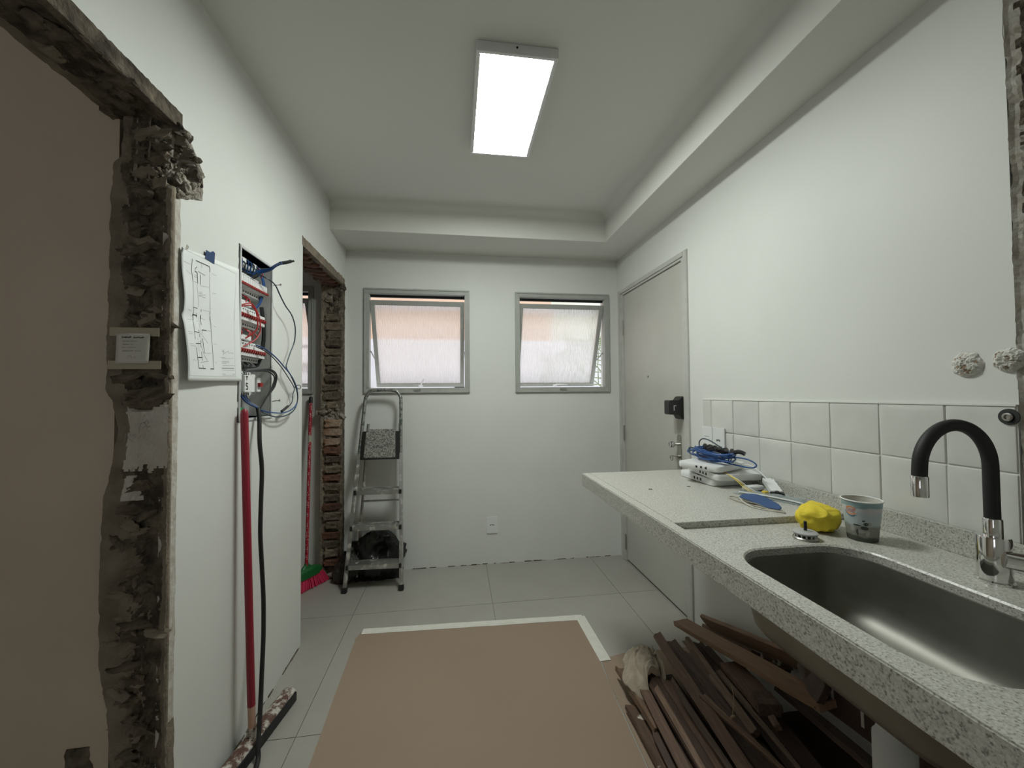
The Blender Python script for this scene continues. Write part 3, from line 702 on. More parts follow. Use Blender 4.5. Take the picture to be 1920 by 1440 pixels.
# main switch at the bottom
m = MB(); m.box(XL-.07, XL-.034, 1.652, 1.790, 1.312, 1.410); m.box(XL-.04, XL-.010, 1.690, 1.772, 1.326, 1.394); ms = m.build('main_switch', 'white', EP, bevel=.002)
m = MB(); m.box(XL-.07, XL-.034, 1.792, 1.828, 1.318, 1.402); m.box(XL-.04, XL-.012, 1.795, 1.826, 1.328, 1.388); mb2 = m.build('main_breaker', 'white', EP, bevel=.0015)
MB().box(XL-.014, XL-.001, 1.799, 1.822, 1.350, 1.366).build('toggle', 'redt', mb2)
st = MB(); strokes(st, [(.0045, [(1.699, 1.388), (1.715, 1.388)]), (.005, [(1.707, 1.388), (1.707, 1.374)]), (.005, [(1.716, 1.360), (1.702, 1.362), (1.702, 1.352), (1.714, 1.350), (1.714, 1.338), (1.700, 1.338)])], lambda u, v: (XL-.0092, u, v)); st.build('marking', 'black', ms)
for k in range(7):
    MB().box(XL-.0345, XL-.0332, 1.660+k*.018, 1.666+k*.018, 1.398, 1.406).build('screw_hole', 'dark', ms); MB().box(XL-.0345, XL-.0332, 1.660+k*.018, 1.666+k*.018, 1.315, 1.323).build('screw_hole', 'dark', ms)
MB().box(XL-.055, XL-.025, y0+.004, y0+.09, z0+.012, z0+.040).build('earth_terminal', 'greenwire', EP, bevel=.002)
MB().box(XL-.05, XL-.02, y0+.02, y0+.16, z1-.05, z1-.036).build('neutral_bar', 'offwhite', EP, bevel=.002)
def wire(name, pts, r, mt, parent=EP, n=6, seg=7): return MB().tube(crv(pts, seg), r, n).build(name, mt, parent, smooth=True)
random.seed(17)
for k in range(10):   # red jumpers between the rows
    y = y0+.02+random.uniform(0, .17); zt, zb = random.choice([(1.735, 1.668), (1.600, 1.530)]); wire('wire', [(XL-.06, y, zt), (XL-.028, y+random.uniform(-.03, .03), (zt+zb)/2), (XL-.055, y+random.uniform(-.04, .04), zb)], .0024, 'redwire')
for k in range(8):
    y = y0+.02+random.uniform(0, .2); wire('wire', [(XL-.055, y, 1.455), (XL-.03, y+random.uniform(-.02, .02), 1.435), (XL-.04, 1.72+random.uniform(-.04, .04), 1.418)], .003, 'blackwire')
for k in range(7):
    y = y0+.03+k*.028; wire('wire', [(XL-.06, y, 1.810), (XL-.03, y+random.uniform(-.02, .03), 1.838), (XL-.05, y+random.uniform(-.01, .05), 1.868)], .0024, random.choice(['bluewire', 'bluewire', 'blackwire']))
for k in range(8): wire('wire', [(XL-.03, y0+.02+k*.025, 1.862), (XL-.014, y0+.035+k*.024, 1.846+random.uniform(-.01, .01)), (XL-.022, y0+.05+k*.022, 1.822)], .0024, random.choice(['bluewire', 'bluewire', 'bluegreywire', 'redwire']))
for k in range(2): MB().box(XL-.022, XL-.016, y0+.045+k*.085, y0+.075+k*.085, 1.845, 1.862).build('wire_tag', 'white', EP, bevel=.001)
for k in range(6): # blue bundle coming out towards the room
    o_ = Vector((random.uniform(-.006, .006), random.uniform(-.006, .006), random.uniform(-.008, .008)))
    wire('wire', [Vector(p)+o_*s for p, s in (((XL-.055, 1.700, 1.868), 1.5), ((XL-.045, 1.735, 1.838), 1.2), ((XL-.025, 1.780, 1.830), 1), ((-.790, 1.800, 1.848), .8), ((-.752, 1.780, 1.862), .6), ((-.725, 1.770, 1.871), .5))], .0030, 'bluewire')
wire('taped_end', [(-.735, 1.772, 1.868), (-.715, 1.790, 1.879), (-.702, 1.803, 1.889)], .0075, 'blackwire')
wire('taped_end', [(-.704, 1.801, 1.888), (-.694, 1.812, 1.893)], .0045, 'blackwire')
for k in range(4): wire('wire', [(XL-.035, 1.850+k*.005, 1.850), (XL-.020, 1.852+k*.005, 1.810), (XL-.022, 1.855+k*.004, 1.765), (XL-.030, 1.845+k*.004, 1.715), (XL-.04, 1.83+k*.004, 1.690)], .0028, 'bluewire')
wire('wire', [(-.83, 1.66, 1.664), (-.812, 1.695, 1.680), (-.805, 1.718, 1.668), (-.800, 1.738, 1.641), (-.798, 1.748, 1.608), (-.798, 1.748, 1.574), (-.806, 1.725, 1.538), (-.83, 1.68, 1.505)], .0028, 'redwire')
wire('wire', [(-.83, 1.67, 1.662), (-.812, 1.700, 1.672), (-.803, 1.722, 1.655), (-.800, 1.730, 1.620), (-.802, 1.728, 1.580), (-.83, 1.70, 1.54)], .0028, 'redwire')
wire('wire', [(XL-.03, 1.866, 1.70), (XL-.02, 1.868, 1.60), (XL-.025, 1.862, 1.50), (XL-.04, 1.85, 1.44)], .008, 'blackwire')
LB = [(XL-.04, 1.780, 1.840), (XL-.01, 1.785, 1.826), (-.800, 1.800, 1.812), (-.790, 1.822, 1.806), (-.785, 1.856, 1.794), (-.778, 1.885, 1.758), (-.775, 1.935, 1.722), (-.775, 2.003, 1.694), (-.778, 2.052, 1.643), (-.785, 2.062, 1.577), (-.790, 2.030, 1.521), (-.790, 1.990, 1.466), (-.787, 1.978, 1.441), (-.782, 2.018, 1.405), (-.778, 2.062, 1.355), (-.778, 2.088, 1.303), (-.78, 2.066, 1.251), (-.78, 1.985, 1.223), (-.785, 1.882, 1.217), (-.795, 1.80, 1.234), (-.80, 1.76, 1.251)]
wire('loose_wire', LB, .0028, 'bluegreywire', seg=5)
LB2 = [(-.82, 1.76, 1.522), (-.797, 1.795, 1.507), (-.785, 1.860, 1.480), (-.780, 1.936, 1.443), (-.780, 2.022, 1.401), (-.778, 2.076, 1.348), (-.780, 2.092, 1.289), (-.78, 2.043, 1.251), (-.785, 1.945, 1.233), (-.79, 1.817, 1.241), (-.80, 1.757, 1.255)]
wire('loose_wire', LB2, .0028, 'bluewire', seg=5)
LB3 = [(-.82, 1.76, 1.515), (-.795, 1.812, 1.493), (-.787, 1.909, 1.448), (-.785, 1.993, 1.397), (-.785, 2.062, 1.350), (-.787, 2.052, 1.316), (-.787, 2.040, 1.277), (-.787, 1.969, 1.249)]
wire('loose_wire', LB3, .0022, 'bluegreywire', seg=5)
wire('taped_end', [(-.787, 2.000, 1.262), (-.787, 1.930, 1.240)], .006, 'blackwire')
wire('wire_curl', [(-.785, 2.059, 1.350), (-.782, 2.105, 1.364), (-.782, 2.136, 1.357), (-.782, 2.119, 1.345), (-.785, 2.072, 1.353)], .002, 'bluegreywire')
for dz, dy in ((0, 0), (-.006, -.012), (.004, .012)):
    wire('wire', [(-.84, 1.72+dy, 1.412+dz), (-.815, 1.775+dy, 1.418+dz), (-.797, 1.832+dy, 1.420+dz), (-.792, 1.876+dy, 1.399+dz), (-.795, 1.865+dy, 1.351), (-.80, 1.815, 1.305), (-.802, 1.764, 1.258)], .0028, 'blackwire')
for k in range(4): wire('wire', [(-.845, 1.70+k*.012, 1.314), (-.83, 1.715+k*.01, 1.285), (-.805, 1.745+k*.005, 1.262), (-.80, 1.752, 1.245)], .0036, 'blackwire' if k % 2 else 'bluewire')
for (y, z) in ((1.9, 1.806), (1.898, 1.286)): MB().tube([(XL, y-.004, z), (XL+.035, y-.004, z+.004)], .0022, 6).tube([(XL+.034, y-.004, z+.004), (XL+.037, y-.004, z+.004)], .0055, 8).build('screw', 'steel', EP)

# ---- thick black cable hanging from the panel
pc = MB().tube(crv([(-.805, 1.752, 1.262), (-.792, 1.735, 1.215), (-.780, 1.713, 1.125), (-.772, 1.716, 1.016), (-.770, 1.706, .89), (-.768, 1.699, .764), (-.766, 1.710, .632), (-.762, 1.716, .497), (-.755, 1.702, .369), (-.745, 1.670, .249), (-.732, 1.630, .132), (-.715, 1.580, .045), (-.702, 1.545, .010), (-.685, 1.43, .0085), (-.68, 1.25, .0085), (-.66, .95, .0085)], 8), .0082, 10).build('power_cable', 'rubber', smooth=True)
tag(pc, 'thick black cable hanging from the breaker box to the floor', 'cable')

# ---- floor plan sheet with its drawing and blue tape
def sheet(u, v):
    """u 0..1 left-right, v 0..1 bottom-top"""
    ya = (1.305+(1.290-1.305)*v); yb = (1.625+(1.616-1.625)*v); za = 1.356+(1.757-1.356)*v; zb = 1.366+(1.792-1.366)*v
    y = ya+(yb-ya)*u; z = za+(zb-za)*u
    fold = -.006*math.exp(-((v-.49)/.025)**2)*(1-u)**1.5
    curl = .009*(1-u)**3*(1-.7*math.exp(-((v-.49)/.12)**2))+.010*(1-v)**2+.004*math.sin(u*6+v*4)*(1-u)
    edge_ = .003*math.sin(v*13)*(1-u)**4
    return Vector((XL+.003+max(curl+fold, -.001)+.0012*math.sin(v*30)*u*(1-u), y+edge_, z))
def sheet_yz(y, z, lift=.0008):
    v = (z-1.357)/(1.757-1.357); 
    for _ in range(3):
        ya = 1.305-.015*v; yb = 1.625-.009*v; u = (y-ya)/(yb-ya); za = 1.356+.401*v; zb = 1.366+.426*v; v += (z-(za+(zb-za)*u))/.41
    p = sheet(min(max(u, 0), 1), min(max(v, 0), 1)); p.x += lift
    return p
FP = MB().grid(24, 30, sheet).build('floor_plan_sheet', 'paper', smooth=True, solid=.0003)
tag(FP, 'creased white floor plan taped to the wall beside the breaker box', 'poster')
PLAN= [(1.6,[(1.346,1.738),(1.343,1.702),(1.35,1.67)]),(2.4,[(1.363,1.739),(1.433,1.742),(1.435,1.724)]),(0.8,[(1.391,1.74),(1.393,1.724)]),(2.2,[(1.36,1.704),(1.372,1.703),(1.375,1.669)]),(1.6,[(1.388,1.701),(1.39,1.669)]),(1.2,[(1.37,1.721),(1.361,1.712),(1.361,1.705)]),(1,[(1.375,1.708),(1.412,1.706)]),(0.7,[(1.35,1.67),(1.348,1.588)]),(0.7,[(1.37,1.665),(1.378,1.595)]),(0.8,[(1.435,1.724),(1.436,1.67),(1.442,1.591)]),(0.6,[(1.39,1.666),(1.435,1.673)]),(0.6,[(1.35,1.669),(1.371,1.671)]),(0.8,[(1.379,1.633),(1.415,1.643)]),(0.8,[(1.379,1.631),(1.415,1.633)]),(0.6,[(1.379,1.643),(1.397,1.647)]),(0.6,[(1.379,1.639),(1.397,1.642)]),(0.6,[(1.356,1.691),(1.371,1.691)]),(0.6,[(1.356,1.686),(1.371,1.687)]),(2,[(1.349,1.588),(1.371,1.589)]),(1.4,[(1.35,1.589),(1.352,1.548)]),(1.6,[(1.392,1.591),(1.394,1.556)]),(1.8,[(1.44,1.592),(1.442,1.565)]),(1.2,[(1.368,1.574),(1.371,1.56)]),(2,[(1.351,1.566),(1.372,1.567)]),(0.5,[(1.398,1.589),(1.439,1.593)]),(0.5,[(1.301,1.716),(1.338,1.718)]),(0.5,[(1.314,1.694),(1.341,1.688)]),(0.5,[(1.445,1.723),(1.471,1.722)]),(0.5,[(1.449,1.658),(1.469,1.66)]),(0.5,[(1.32,1.576),(1.341,1.575)]),(0.4,[(1.295,1.754),(1.596,1.768)]),(0.4,[(1.295,1.752),(1.298,1.568)]),(0.4,[(1.596,1.768),(1.582,1.591)]),(1.2,[(1.35,1.581),(1.349,1.489)]),(1.4,[(1.392,1.59),(1.391,1.54)]),(1.6,[(1.44,1.592),(1.445,1.549)]),(1.2,[(1.445,1.549),(1.449,1.402)]),(2,[(1.351,1.565),(1.372,1.567)]),(1.6,[(1.372,1.567),(1.371,1.559)]),(2,[(1.372,1.55),(1.375,1.513)]),(1.2,[(1.375,1.513),(1.374,1.498)]),(2,[(1.349,1.512),(1.374,1.513)]),(2.2,[(1.35,1.475),(1.376,1.478)]),(2.2,[(1.355,1.432),(1.379,1.434)]),(1.6,[(1.35,1.463),(1.358,1.399)]),(1.6,[(1.376,1.488),(1.378,1.465)]),(1.6,[(1.378,1.453),(1.381,1.424)]),(2.4,[(1.358,1.399),(1.398,1.4)]),(2.4,[(1.426,1.401),(1.449,1.402)]),(1.2,[(1.382,1.411),(1.383,1.401)]),(2.4,[(1.392,1.524),(1.418,1.526)]),(1.2,[(1.392,1.524),(1.394,1.514)]),(2,[(1.392,1.497),(1.395,1.45)]),(0.6,[(1.396,1.45),(1.439,1.453)]),(0.6,[(1.418,1.526),(1.443,1.528)]),(0.8,[(1.394,1.564),(1.415,1.56)]),(0.9,[(1.386,1.511),(1.419,1.487),(1.422,1.483)]),(0.9,[(1.385,1.463),(1.393,1.443),(1.412,1.428)]),(0.9,[(1.368,1.417),(1.418,1.426)]),(0.6,[(1.363,1.493),(1.365,1.454)]),(0.6,[(1.381,1.563),(1.384,1.459)]),(0.5,[(1.318,1.546),(1.344,1.547)]),(0.5,[(1.314,1.507),(1.337,1.508)]),(0.5,[(1.316,1.501),(1.337,1.503)]),(0.5,[(1.315,1.47),(1.338,1.472)]),(0.5,[(1.321,1.466),(1.348,1.466)]),(0.5,[(1.325,1.423),(1.345,1.423)]),(0.5,[(1.455,1.488),(1.473,1.487)]),(0.5,[(1.46,1.549),(1.474,1.546)]),(0.5,[(1.459,1.426),(1.469,1.423)]),(0.4,[(1.312,1.373),(1.586,1.382)]),(0.4,[(1.581,1.631),(1.582,1.382)]),(0.4,[(1.298,1.57),(1.311,1.373)]),(0.7,[(1.506,1.473),(1.503,1.467),(1.515,1.467),(1.512,1.474),(1.514,1.465),(1.512,1.455)]),(0.7,[(1.514,1.461),(1.544,1.473),(1.542,1.464),(1.554,1.467),(1.574,1.468)]),(0.5,[(1.5,1.445),(1.522,1.447)]),(0.5,[(1.5,1.441),(1.571,1.449)]),(0.5,[(1.501,1.432),(1.545,1.436)]),(0.5,[(1.501,1.429),(1.545,1.432)]),(0.5,[(1.501,1.425),(1.529,1.427)]),(0.5,[(1.504,1.418),(1.578,1.423)]),(1.4,[(1.498,1.408),(1.575,1.412)]),(0.5,[(1.5,1.402),(1.577,1.405)]),(0.9,[(1.5,1.388),(1.518,1.388)]),(0.9,[(1.562,1.39),(1.579,1.391)]),(0.4,[(1.5,1.383),(1.577,1.386)])]
st = MB(); strokes(st, [(w*.0011+.0004, p) for w, p in PLAN if w >= 1], sheet_yz); st.build('drawing', 'ink', FP)['kind'] = 'stuff'
st = MB(); strokes(st, [(w*.0011+.0003, p) for w, p in PLAN if w < 1], sheet_yz); st.build('fine_lines', 'fadedink', FP)['kind'] = 'stuff'
m = MB(); P = [(1.412, 1.791), (1.432, 1.790), (1.449, 1.800), (1.459, 1.797), (1.456, 1.758), (1.408, 1.761)]
m.add([Vector((max(sheet_yz(y, z).x, XL+.004)+.0012, y, z)) for y, z in P], [tuple(range(6))]); m.build('tape', 'bluetape', FP, solid=.0005)
MB().prism([(1.290, 1.748), (1.300, 1.751), (1.306, 1.762), (1.296, 1.766)], 'x', XL+.02, XL+.0206).build('tape', 'maskgrey', FP)

# ---- paper note taped to the broken jamb
NT = MB().grid(8, 8, lambda a, b: (-.934+.084*a+.002*b, 1.234-.004*math.sin(a*PI)-.003*(1-b)*a, 1.403+.084*b)).build('paper_note', 'note', smooth=True, solid=.0003)
tag(NT, 'small handwritten note taped to the raw broken jamb', 'note')
m = MB().box(-.950, -.828, 1.236, 1.2368, 1.480, 1.504, rotz(.02, (-.89, 1.236, 0))); m.build('tape', 'tan_tape', NT)
m = MB().box(-.952, -.822, 1.235, 1.2358, 1.388, 1.411, rotz(.02, (-.89, 1.236, 0))); m.build('tape', 'tan_tape', NT)
st = MB(); random.seed(2)
def scrawl(x, z, n, h, w, step):
    out = []
    for k in range(n):
        out.append((w, [(x+k*step, z), (x+k*step+step*.2, z+h*random.uniform(.6, 1)), (x+k*step+step*.55, z+h*random.uniform(-.1, .4)), (x+k*step+step*.9, z+h*random.uniform(.3, 1))]))
    return out
nf = lambda u, v: Vector((u, 1.234-.004*math.sin((u+.934)/.084*PI)-.003*(1-(v-1.403)/.084)*((u+.934)/.084)-.0008, v))
strokes(st, scrawl(-.916, 1.4735, 6, .0055, .0013, .0042)+scrawl(-.886, 1.4735, 6, .0055, .0013, .0042), nf); st.build('heading', 'ink', NT)
st = MB(); sg = []
for z, a, b in ((1.4635, 5, 4), (1.4545, 5, 2), (1.4465, 3, 5), (1.437, 8, 4)): sg += scrawl(-.914, z, a, .003, .0007, .0036)+scrawl(-.914+.0036*(a+1), z, b, .003, .0006, .004)
strokes(st, sg+[(.0009, [(-.901, 1.4195), (-.896, 1.425), (-.891, 1.423), (-.890, 1.416)]), (.0015, [(-.8835, 1.420), (-.8805, 1.421)])], nf); st.build('handwriting', 'fadedink', NT)

# ---- squeegee leaning on the wall
SQ = thing('squeegee', (-.75, 1.68, 0), 'floor squeegee with red pole and paint-spattered head, leaning on the wall', 'squeegee')
hA, hB = Vector((-.783, 1.47, .035)), Vector((-.718, 1.862, .035)); hd = (hB-hA).normalized()
pb = Vector((-.757, 1.625, .055)); pt = Vector((-.790, 1.615, 1.262)); dirp = (pt-pb).normalized()
MB().tube([pb+dirp*.105, pt-dirp*.02, pt-dirp*.006, pt], [.0135, .0135, .011, .006], 14).build('pole', 'red', SQ, smooth=True)
MB().tube([pb+dirp*.02, pb+dirp*.107], [.0125, .0128], 14).build('ferrule', 'redwood', SQ, smooth=True)
Tm = basis((hA+hB)/2, hd); Lh = (hB-hA).length/2
MB().prism([(-.026, -.004), (.026, -.004), (.028, .006), (.014, .016), (-.014, .016), (-.028, .006)], 'x', -Lh, Lh, Tm).build('head', 'mophead', SQ, bevel=.002)
MB().box(-Lh+.005, Lh-.005, -.034, -.012, -.034, .004, Tm).build('rubber_blade', 'rubber', SQ, bevel=.002)
MB().tube([pb-dirp*.004, pb+dirp*.025], [.018, .015], 12).build('socket', 'mophead', SQ)

# ---- broom in the service doorway
BR = thing('broom', (-1.01, 2.88, 0), 'broom with polka-dot red pole, green head and pink bristles in the far doorway', 'broom')
bc = Vector((-1.012, 2.885, .0)); bt = Vector((-1.050, 3.060, 1.305)); b0 = bc+Vector((0, 0, .165)); dv = (bt-b0).normalized()
MB().tube([b0-dv*.01, bt-dv*.045], .0115, 12).build('pole', 'dots', BR, smooth=True)
MB().tube([bt-dv*.050, bt-dv*.006, bt], [.0135, .012, .005], 12).build('pole_cap', 'black', BR, smooth=True)
MB().tube([b0+(bt-b0)*.715, b0+(bt-b0)*.755], .0122, 12).build('pole_label', 'maskgrey', BR, smooth=True)
ad = Vector((-.52, -.85, 0)).normalized(); sd = Vector((.85, -.52, 0))
def hd_fn(a, b):
    t = a*2*PI; h = b; prof = [(1.0, .105), (1.02, .118), (.95, .140), (.72, .158), (.32, .170), (.13, .190), (.12, .20)]
    i = min(int(h*6), 5); f = h*6-i; k = prof[i][0]+(prof[i+1][0]-prof[i][0])*f; zz = prof[i][1]+(prof[i+1][1]-prof[i][1])*f
    return bc+ad*(.125*k*math.copysign(abs(math.cos(t))**.8, math.cos(t)))+sd*(.030*min(1, k+.2)*math.sin(t))+Vector((0, 0, zz-.025))
MB().grid(32, 24, hd_fn).build('head', 'green', BR, smooth=True)
m = MB(); random.seed(6)
for i in range(22):
    for j in range(4):
        s = (i+.5)/22*2-1; q = (j-1.5)*.012; p = bc+ad*s*.118+sd*q+Vector((0, 0, .088)); e = bc+ad*s*.165+sd*(q*1.6+random.uniform(-.006, .006))+Vector((0, 0, .004+.004*random.random()))
        m.tube([p, p.lerp(e, .5), e], [.0048, .0062, .007], 5)
o = m.build('bristles', 'bristle', BR); o['kind'] = 'stuff'

# ---- stepladder
SL = thing('stepladder', (-.56, 2.87, 0), 'paint-spotted aluminium stepladder folded against the wall under the window', 'stepladder')
bl, tl = Vector((-.742, 2.790, .0)), Vector((-.655, 2.985, 1.26)); br, tr = Vector((-.372, 2.772, .0)), Vector((-.402, 2.980, 1.26))
def pz(a, b, z): return a+(b-a)*((z-a.z)/(b.z-a.z))
dl_ = (tl-bl).normalized(); dr_ = (tr-br).normalized()
for a, b in ((bl, pz(bl, tl, .90)), (br, pz(br, tr, .90))):
    d = b-a; Tm = basis(a+d*.5, d, (0, -1, 0)); MB().box(-d.length/2+.02, d.length/2, -.0125, .0125, -.012, .012, Tm).build('rail', 'alu', SL, bevel=.003)
    MB().box(-d.length/2, -d.length/2+.035, -.0165, .0165, -.017, .017, Tm).build('foot', 'rubber', SL, bevel=.003)
hoop = [pz(bl, tl, .86), pz(bl, tl, 1.10), pz(bl, tl, 1.26), tl+dl_*.045+Vector((.006, 0, 0)), tl+Vector((.035, .012, .078)), tl.lerp(tr, .35)+Vector((0, .014, .088)), tl.lerp(tr, .68)+Vector((0, .014, .088)), tr+Vector((-.035, .012, .078)), tr+dr_*.045+Vector((-.006, 0, 0)), pz(br, tr, 1.26), pz(br, tr, 1.10), pz(br, tr, .86)]
MB().tube(crv(hoop, 6), .0125, 10).build('hoop', 'hoopalu', SL, smooth=True)
for z in (.160, .405, .638):
    a, b = pz(bl, tl, z), pz(br, tr, z)
    m = MB(); d = (b-a).normalized(); Tm = basis((a+b)/2, d); L = (b-a).length/2
    m.box(-L+.008, L-.008, -.016, .070, .010, .016, Tm); m.box(-L+.008, L-.008, -.020, -.014, -.016, .016, Tm)
    for q in range(5): m.box(-L+.012, L-.012, -.010+q*.016, -.004+q*.016, .016, .019, Tm)
    s_ = m.build('step', 'alu', SL, bevel=.001)
    MB().box(-L-.004, -L+.012, -.024, .006, -.014, .014, Tm).build('rivet_plate', 'rubber', s_); MB().box(L-.012, L+.004, -.024, .006, -.014, .014, Tm).build('rivet_plate', 'rubber', s_)
a, b = pz(bl, tl, .855), pz(br, tr, .855); c, d = pz(bl, tl, 1.065), pz(br, tr, 1.065)
n_ = Vector((0, -1, .16)).normalized()
def pform(u, v, w, ins):
    p = (a+Vector((ins, 0, 0))).lerp(b-Vector((ins, 0, 0)), u).lerp((c+Vector((ins, 0, 0))).lerp(d-Vector((ins, 0, 0)), u), v); return p+n_*w
m = MB(); m.add([pform(u, v, w, .010) for w in (.004, .018) for v in (0, .93) for u in (0, 1)], [(0, 2, 3, 1), (4, 5, 7, 6), (0, 1, 5, 4), (2, 6, 7, 3), (0, 4, 6, 2), (1, 3, 7, 5)])
pf = m.build('platform', 'black', SL, bevel=.003)
m = MB(); m.add([pform(u, v, w, .036) for w in (.018, .022) for v in (.06, 1.0) for u in (0, 1)], [(0, 2, 3, 1), (4, 5, 7, 6), (0, 1, 5, 4), (2, 6, 7, 3), (0, 4, 6, 2), (1, 3, 7, 5)])
m.build('tread_mat', 'platform', pf, bevel=.001)
rl, rr = Vector((-.700, 2.945, .012)), Vector((-.398, 2.945, .012)); rtl, rtr = Vector((-.640, 3.025, 1.10)), Vector((-.415, 3.025, 1.10))
for p, q in ((rl, rtl), (rr, rtr)):
    MB().tube([p, q], .010, 8).build('rear_leg', 'alu', SL, smooth=True)
    MB().tube([p-Vector((0, 0, .012)), p+Vector((0, 0, .02))], .014, 8).build('foot', 'rubber', SL)
MB().tube([pz(rl, rtl, .10), pz(rr, rtr, .10)], .009, 8).build('rear_bar', 'alu', SL, smooth=True); MB().tube([pz(rl, rtl, .55), pz(rr, rtr, .55)], .007, 8).build('rear_bar', 'alu', SL, smooth=True)

# ---- bin bag behind the ladder, sack at the foot of the jamb
def blob(name, mt, c, rad, seed, amp, label, cat_, squash=.6, fn=None):
    bm = bmesh.new(); bmesh.ops.create_icosphere(bm, subdivisions=5, radius=1)
    for v in bm.verts:
        d = v.co.copy(); k = 1+amp*noise.noise(d*1.6+Vector((seed, 0, 0)))+amp*.7*abs(noise.noise(d*3.5+Vector((0, seed, 0))))-amp*.35*abs(noise.noise(d*8+Vector((seed, seed, 0))))
        p = Vector((d.x*k*rad[0], d.y*k*rad[1], d.z*k*rad[2]))
        if fn: p = fn(p, d)
        p.z = max(p.z+rad[2]*.85, .0); v.co = p
    for f in bm.faces: f.smooth = True
    me = bpy.data.meshes.new(name); bm.to_mesh(me); bm.free(); me.materials.append(M[mt])
    o = bpy.data.objects.new(name, me); COL.objects.link(o); o.location = c; WORLD[o.name] = Vector(c)
    return tag(o, label, cat_)
def bagfn(p, d):
    hole = math.exp(-(((d.x-.15)/.30)**2+((d.z-.32)/.26)**2))
    if d.y < 0: p.y += .075*hole; 
    if d.z > .3: p.x *= 1-.45*(d.z-.3); p.x -= .02*d.z
    return p
blob('bin_bag', 'bag', (-.560, 2.990, 0), (.175, .085, .185), 3.3, .35, 'black plastic bin bag slumped on the floor behind the stepladder', 'bag', fn=bagfn)
blob('sack', 'darkbag', (-.765, 2.955, 0), (.085, .06, .105), 8.1, .30, 'dark grey sack at the foot of the far broken jamb', 'bag', fn=lambda p, d: Vector((p.x+.03*d.z, p.y, p.z*(1.1 if d.z > 0 else 1))))

# ---- cardboard on the floor and its masking tape
def flat(name, poly, z0, th, mt, label, cat_):
    o = MB().prism(poly, 'z', z0, z0+th).build(name, mt); return tag(o, label, cat_)
flat('cardboard_sheet', [(-.524, 2.318), (.695, 2.265), (.708, 2.06), (.690, 1.88), (.668, 1.60), (.655, 1.34), (.62, .6), (.62, -.6), (-.50, -.6), (-.505, .5), (-.512, 1.0), (-.520, 1.51), (-.532, 1.90), (-.541, 2.26)], .0008, .0022, 'cardboard', 'large brown cardboard sheet covering the middle of the floor', 'cardboard')
flat('cardboard_sheet', [(.700, 1.902), (.83, 1.932), (1.22, 1.925), (1.24, .3), (.64, .3), (.66, 1.34), (.682, 1.75)], .0004, .002, 'cardboard', 'second cardboard sheet under the pile of boards', 'cardboard')
def tape(name, pts, w, z, label):
    m = MB()
    for (a, b) in zip(pts[:-1], pts[1:]):
        a, b = Vector((*a, 0)), Vector((*b, 0)); d = (b-a).normalized(); n = Vector((-d.y, d.x, 0))
        L = (b-a).length; nn = max(2, int(L/.04))
        for side, ww, zz in ((-1, w*.95, 0), (1, w, .0006)):
            def f(u, v): p = a+d*(L*u)+n*((v-.5)*ww+side*w*.18+.0015*fr(u*9, side, 1)); return (p.x, p.y, z+zz+.0012*abs(fr(u*14, v*2, side))+.0006)
            m.grid(nn, 3, f)
    o = m.build(name, 'whitetape', solid=.0003); return tag(o, label, 'tape')
tape('masking_tape', [(-.520, 2.318), (.725, 2.268)], .038, .0034, 'long white masking tape along the far edge of the cardboard')
tape('masking_tape', [(.712, 2.280), (.717, 1.888)], .042, .0036, 'white masking tape down the right edge of the cardboard')

# ---- counter with sink recess
CT = thing('countertop', (.97, .85, .842), 'speckled grey granite countertop with a sink cut-out', 'countertop')
sx0, sx1, sy0, sy1, sr = .718, 1.088, .468, .985, .105
def rrect(x0, x1, y0, y1, r, n=10):
    out = []
    for cx, cy, a0 in ((x1-r, y1-r, 0), (x0+r, y1-r, PI/2), (x0+r, y0+r, PI), (x1-r, y0+r, 1.5*PI)):
        for k in range(n+1): t = a0+k/n*PI/2; out.append((cx+r*math.cos(t), cy+r*math.sin(t)))
    return out
def rayrect(c, d, x0, x1, y0, y1):
    t = 1e9
    if d[0] > 1e-9: t = min(t, (x1-c[0])/d[0])
    if d[0] < -1e-9: t = min(t, (x0-c[0])/d[0])
    if d[1] > 1e-9: t = min(t, (y1-c[1])/d[1])
    if d[1] < -1e-9: t = min(t, (y0-c[1])/d[1])
    return (c[0]+d[0]*t, c[1]+d[1]*t)
inn = rrect(sx0, sx1, sy0, sy1, sr)
CX, CY = (sx0+sx1)/2, (sy0+sy1)/2; RX0, RX1, RY0, RY1 = XF+.040, XR-.001, -.30, 1.162
outp = [rayrect((CX, CY), (p[0]-CX, p[1]-CY), RX0, RX1, RY0, RY1) for p in inn]
# snap nearest outer points to the corners
for cx, cy in ((RX0, RY0), (RX1, RY0), (RX0, RY1), (RX1, RY1)):
    k = min(range(len(outp)), key=lambda i: (outp[i][0]-cx)**2+(outp[i][1]-cy)**2); outp[k] = (cx, cy)
n = len(inn); zt, zb = ZK-.020, ZK-.042; rb = .004
mb_ = MB(); inr = rrect(sx0-rb, sx1+rb, sy0-rb, sy1+rb, sr+rb)
rings = [[(*p, zb) for p in outp], [(*p, zt) for p in outp], [(*p, zt) for p in inr], [(*p, zt-rb) for p in inn], [(*p, zb) for p in inn]]
mb_.add([v for r_ in rings for v in r_], [(i*n+k, i*n+(k+1) % n, ((i+1) % 5)*n+(k+1) % n, ((i+1) % 5)*n+k) for i in range(5) for k in range(n)])
mb_.build('sink_ledge', 'granite', CT)
MB().box(RX0, RX1, RY1, 1.960, ZK-.030, ZK).build('slab', 'granite', CT, bevel=.0015)
MB().box(XF, RX0+.0004, -.30, 1.960, .842, ZK).build('front_edge', 'granite', CT, bevel=.003)
MB().box(XR-.021, XR-.010, -.30, 1.93, ZK-.02, .952).build('upstand', 'granite', CT, bevel=.001)
m = MB()
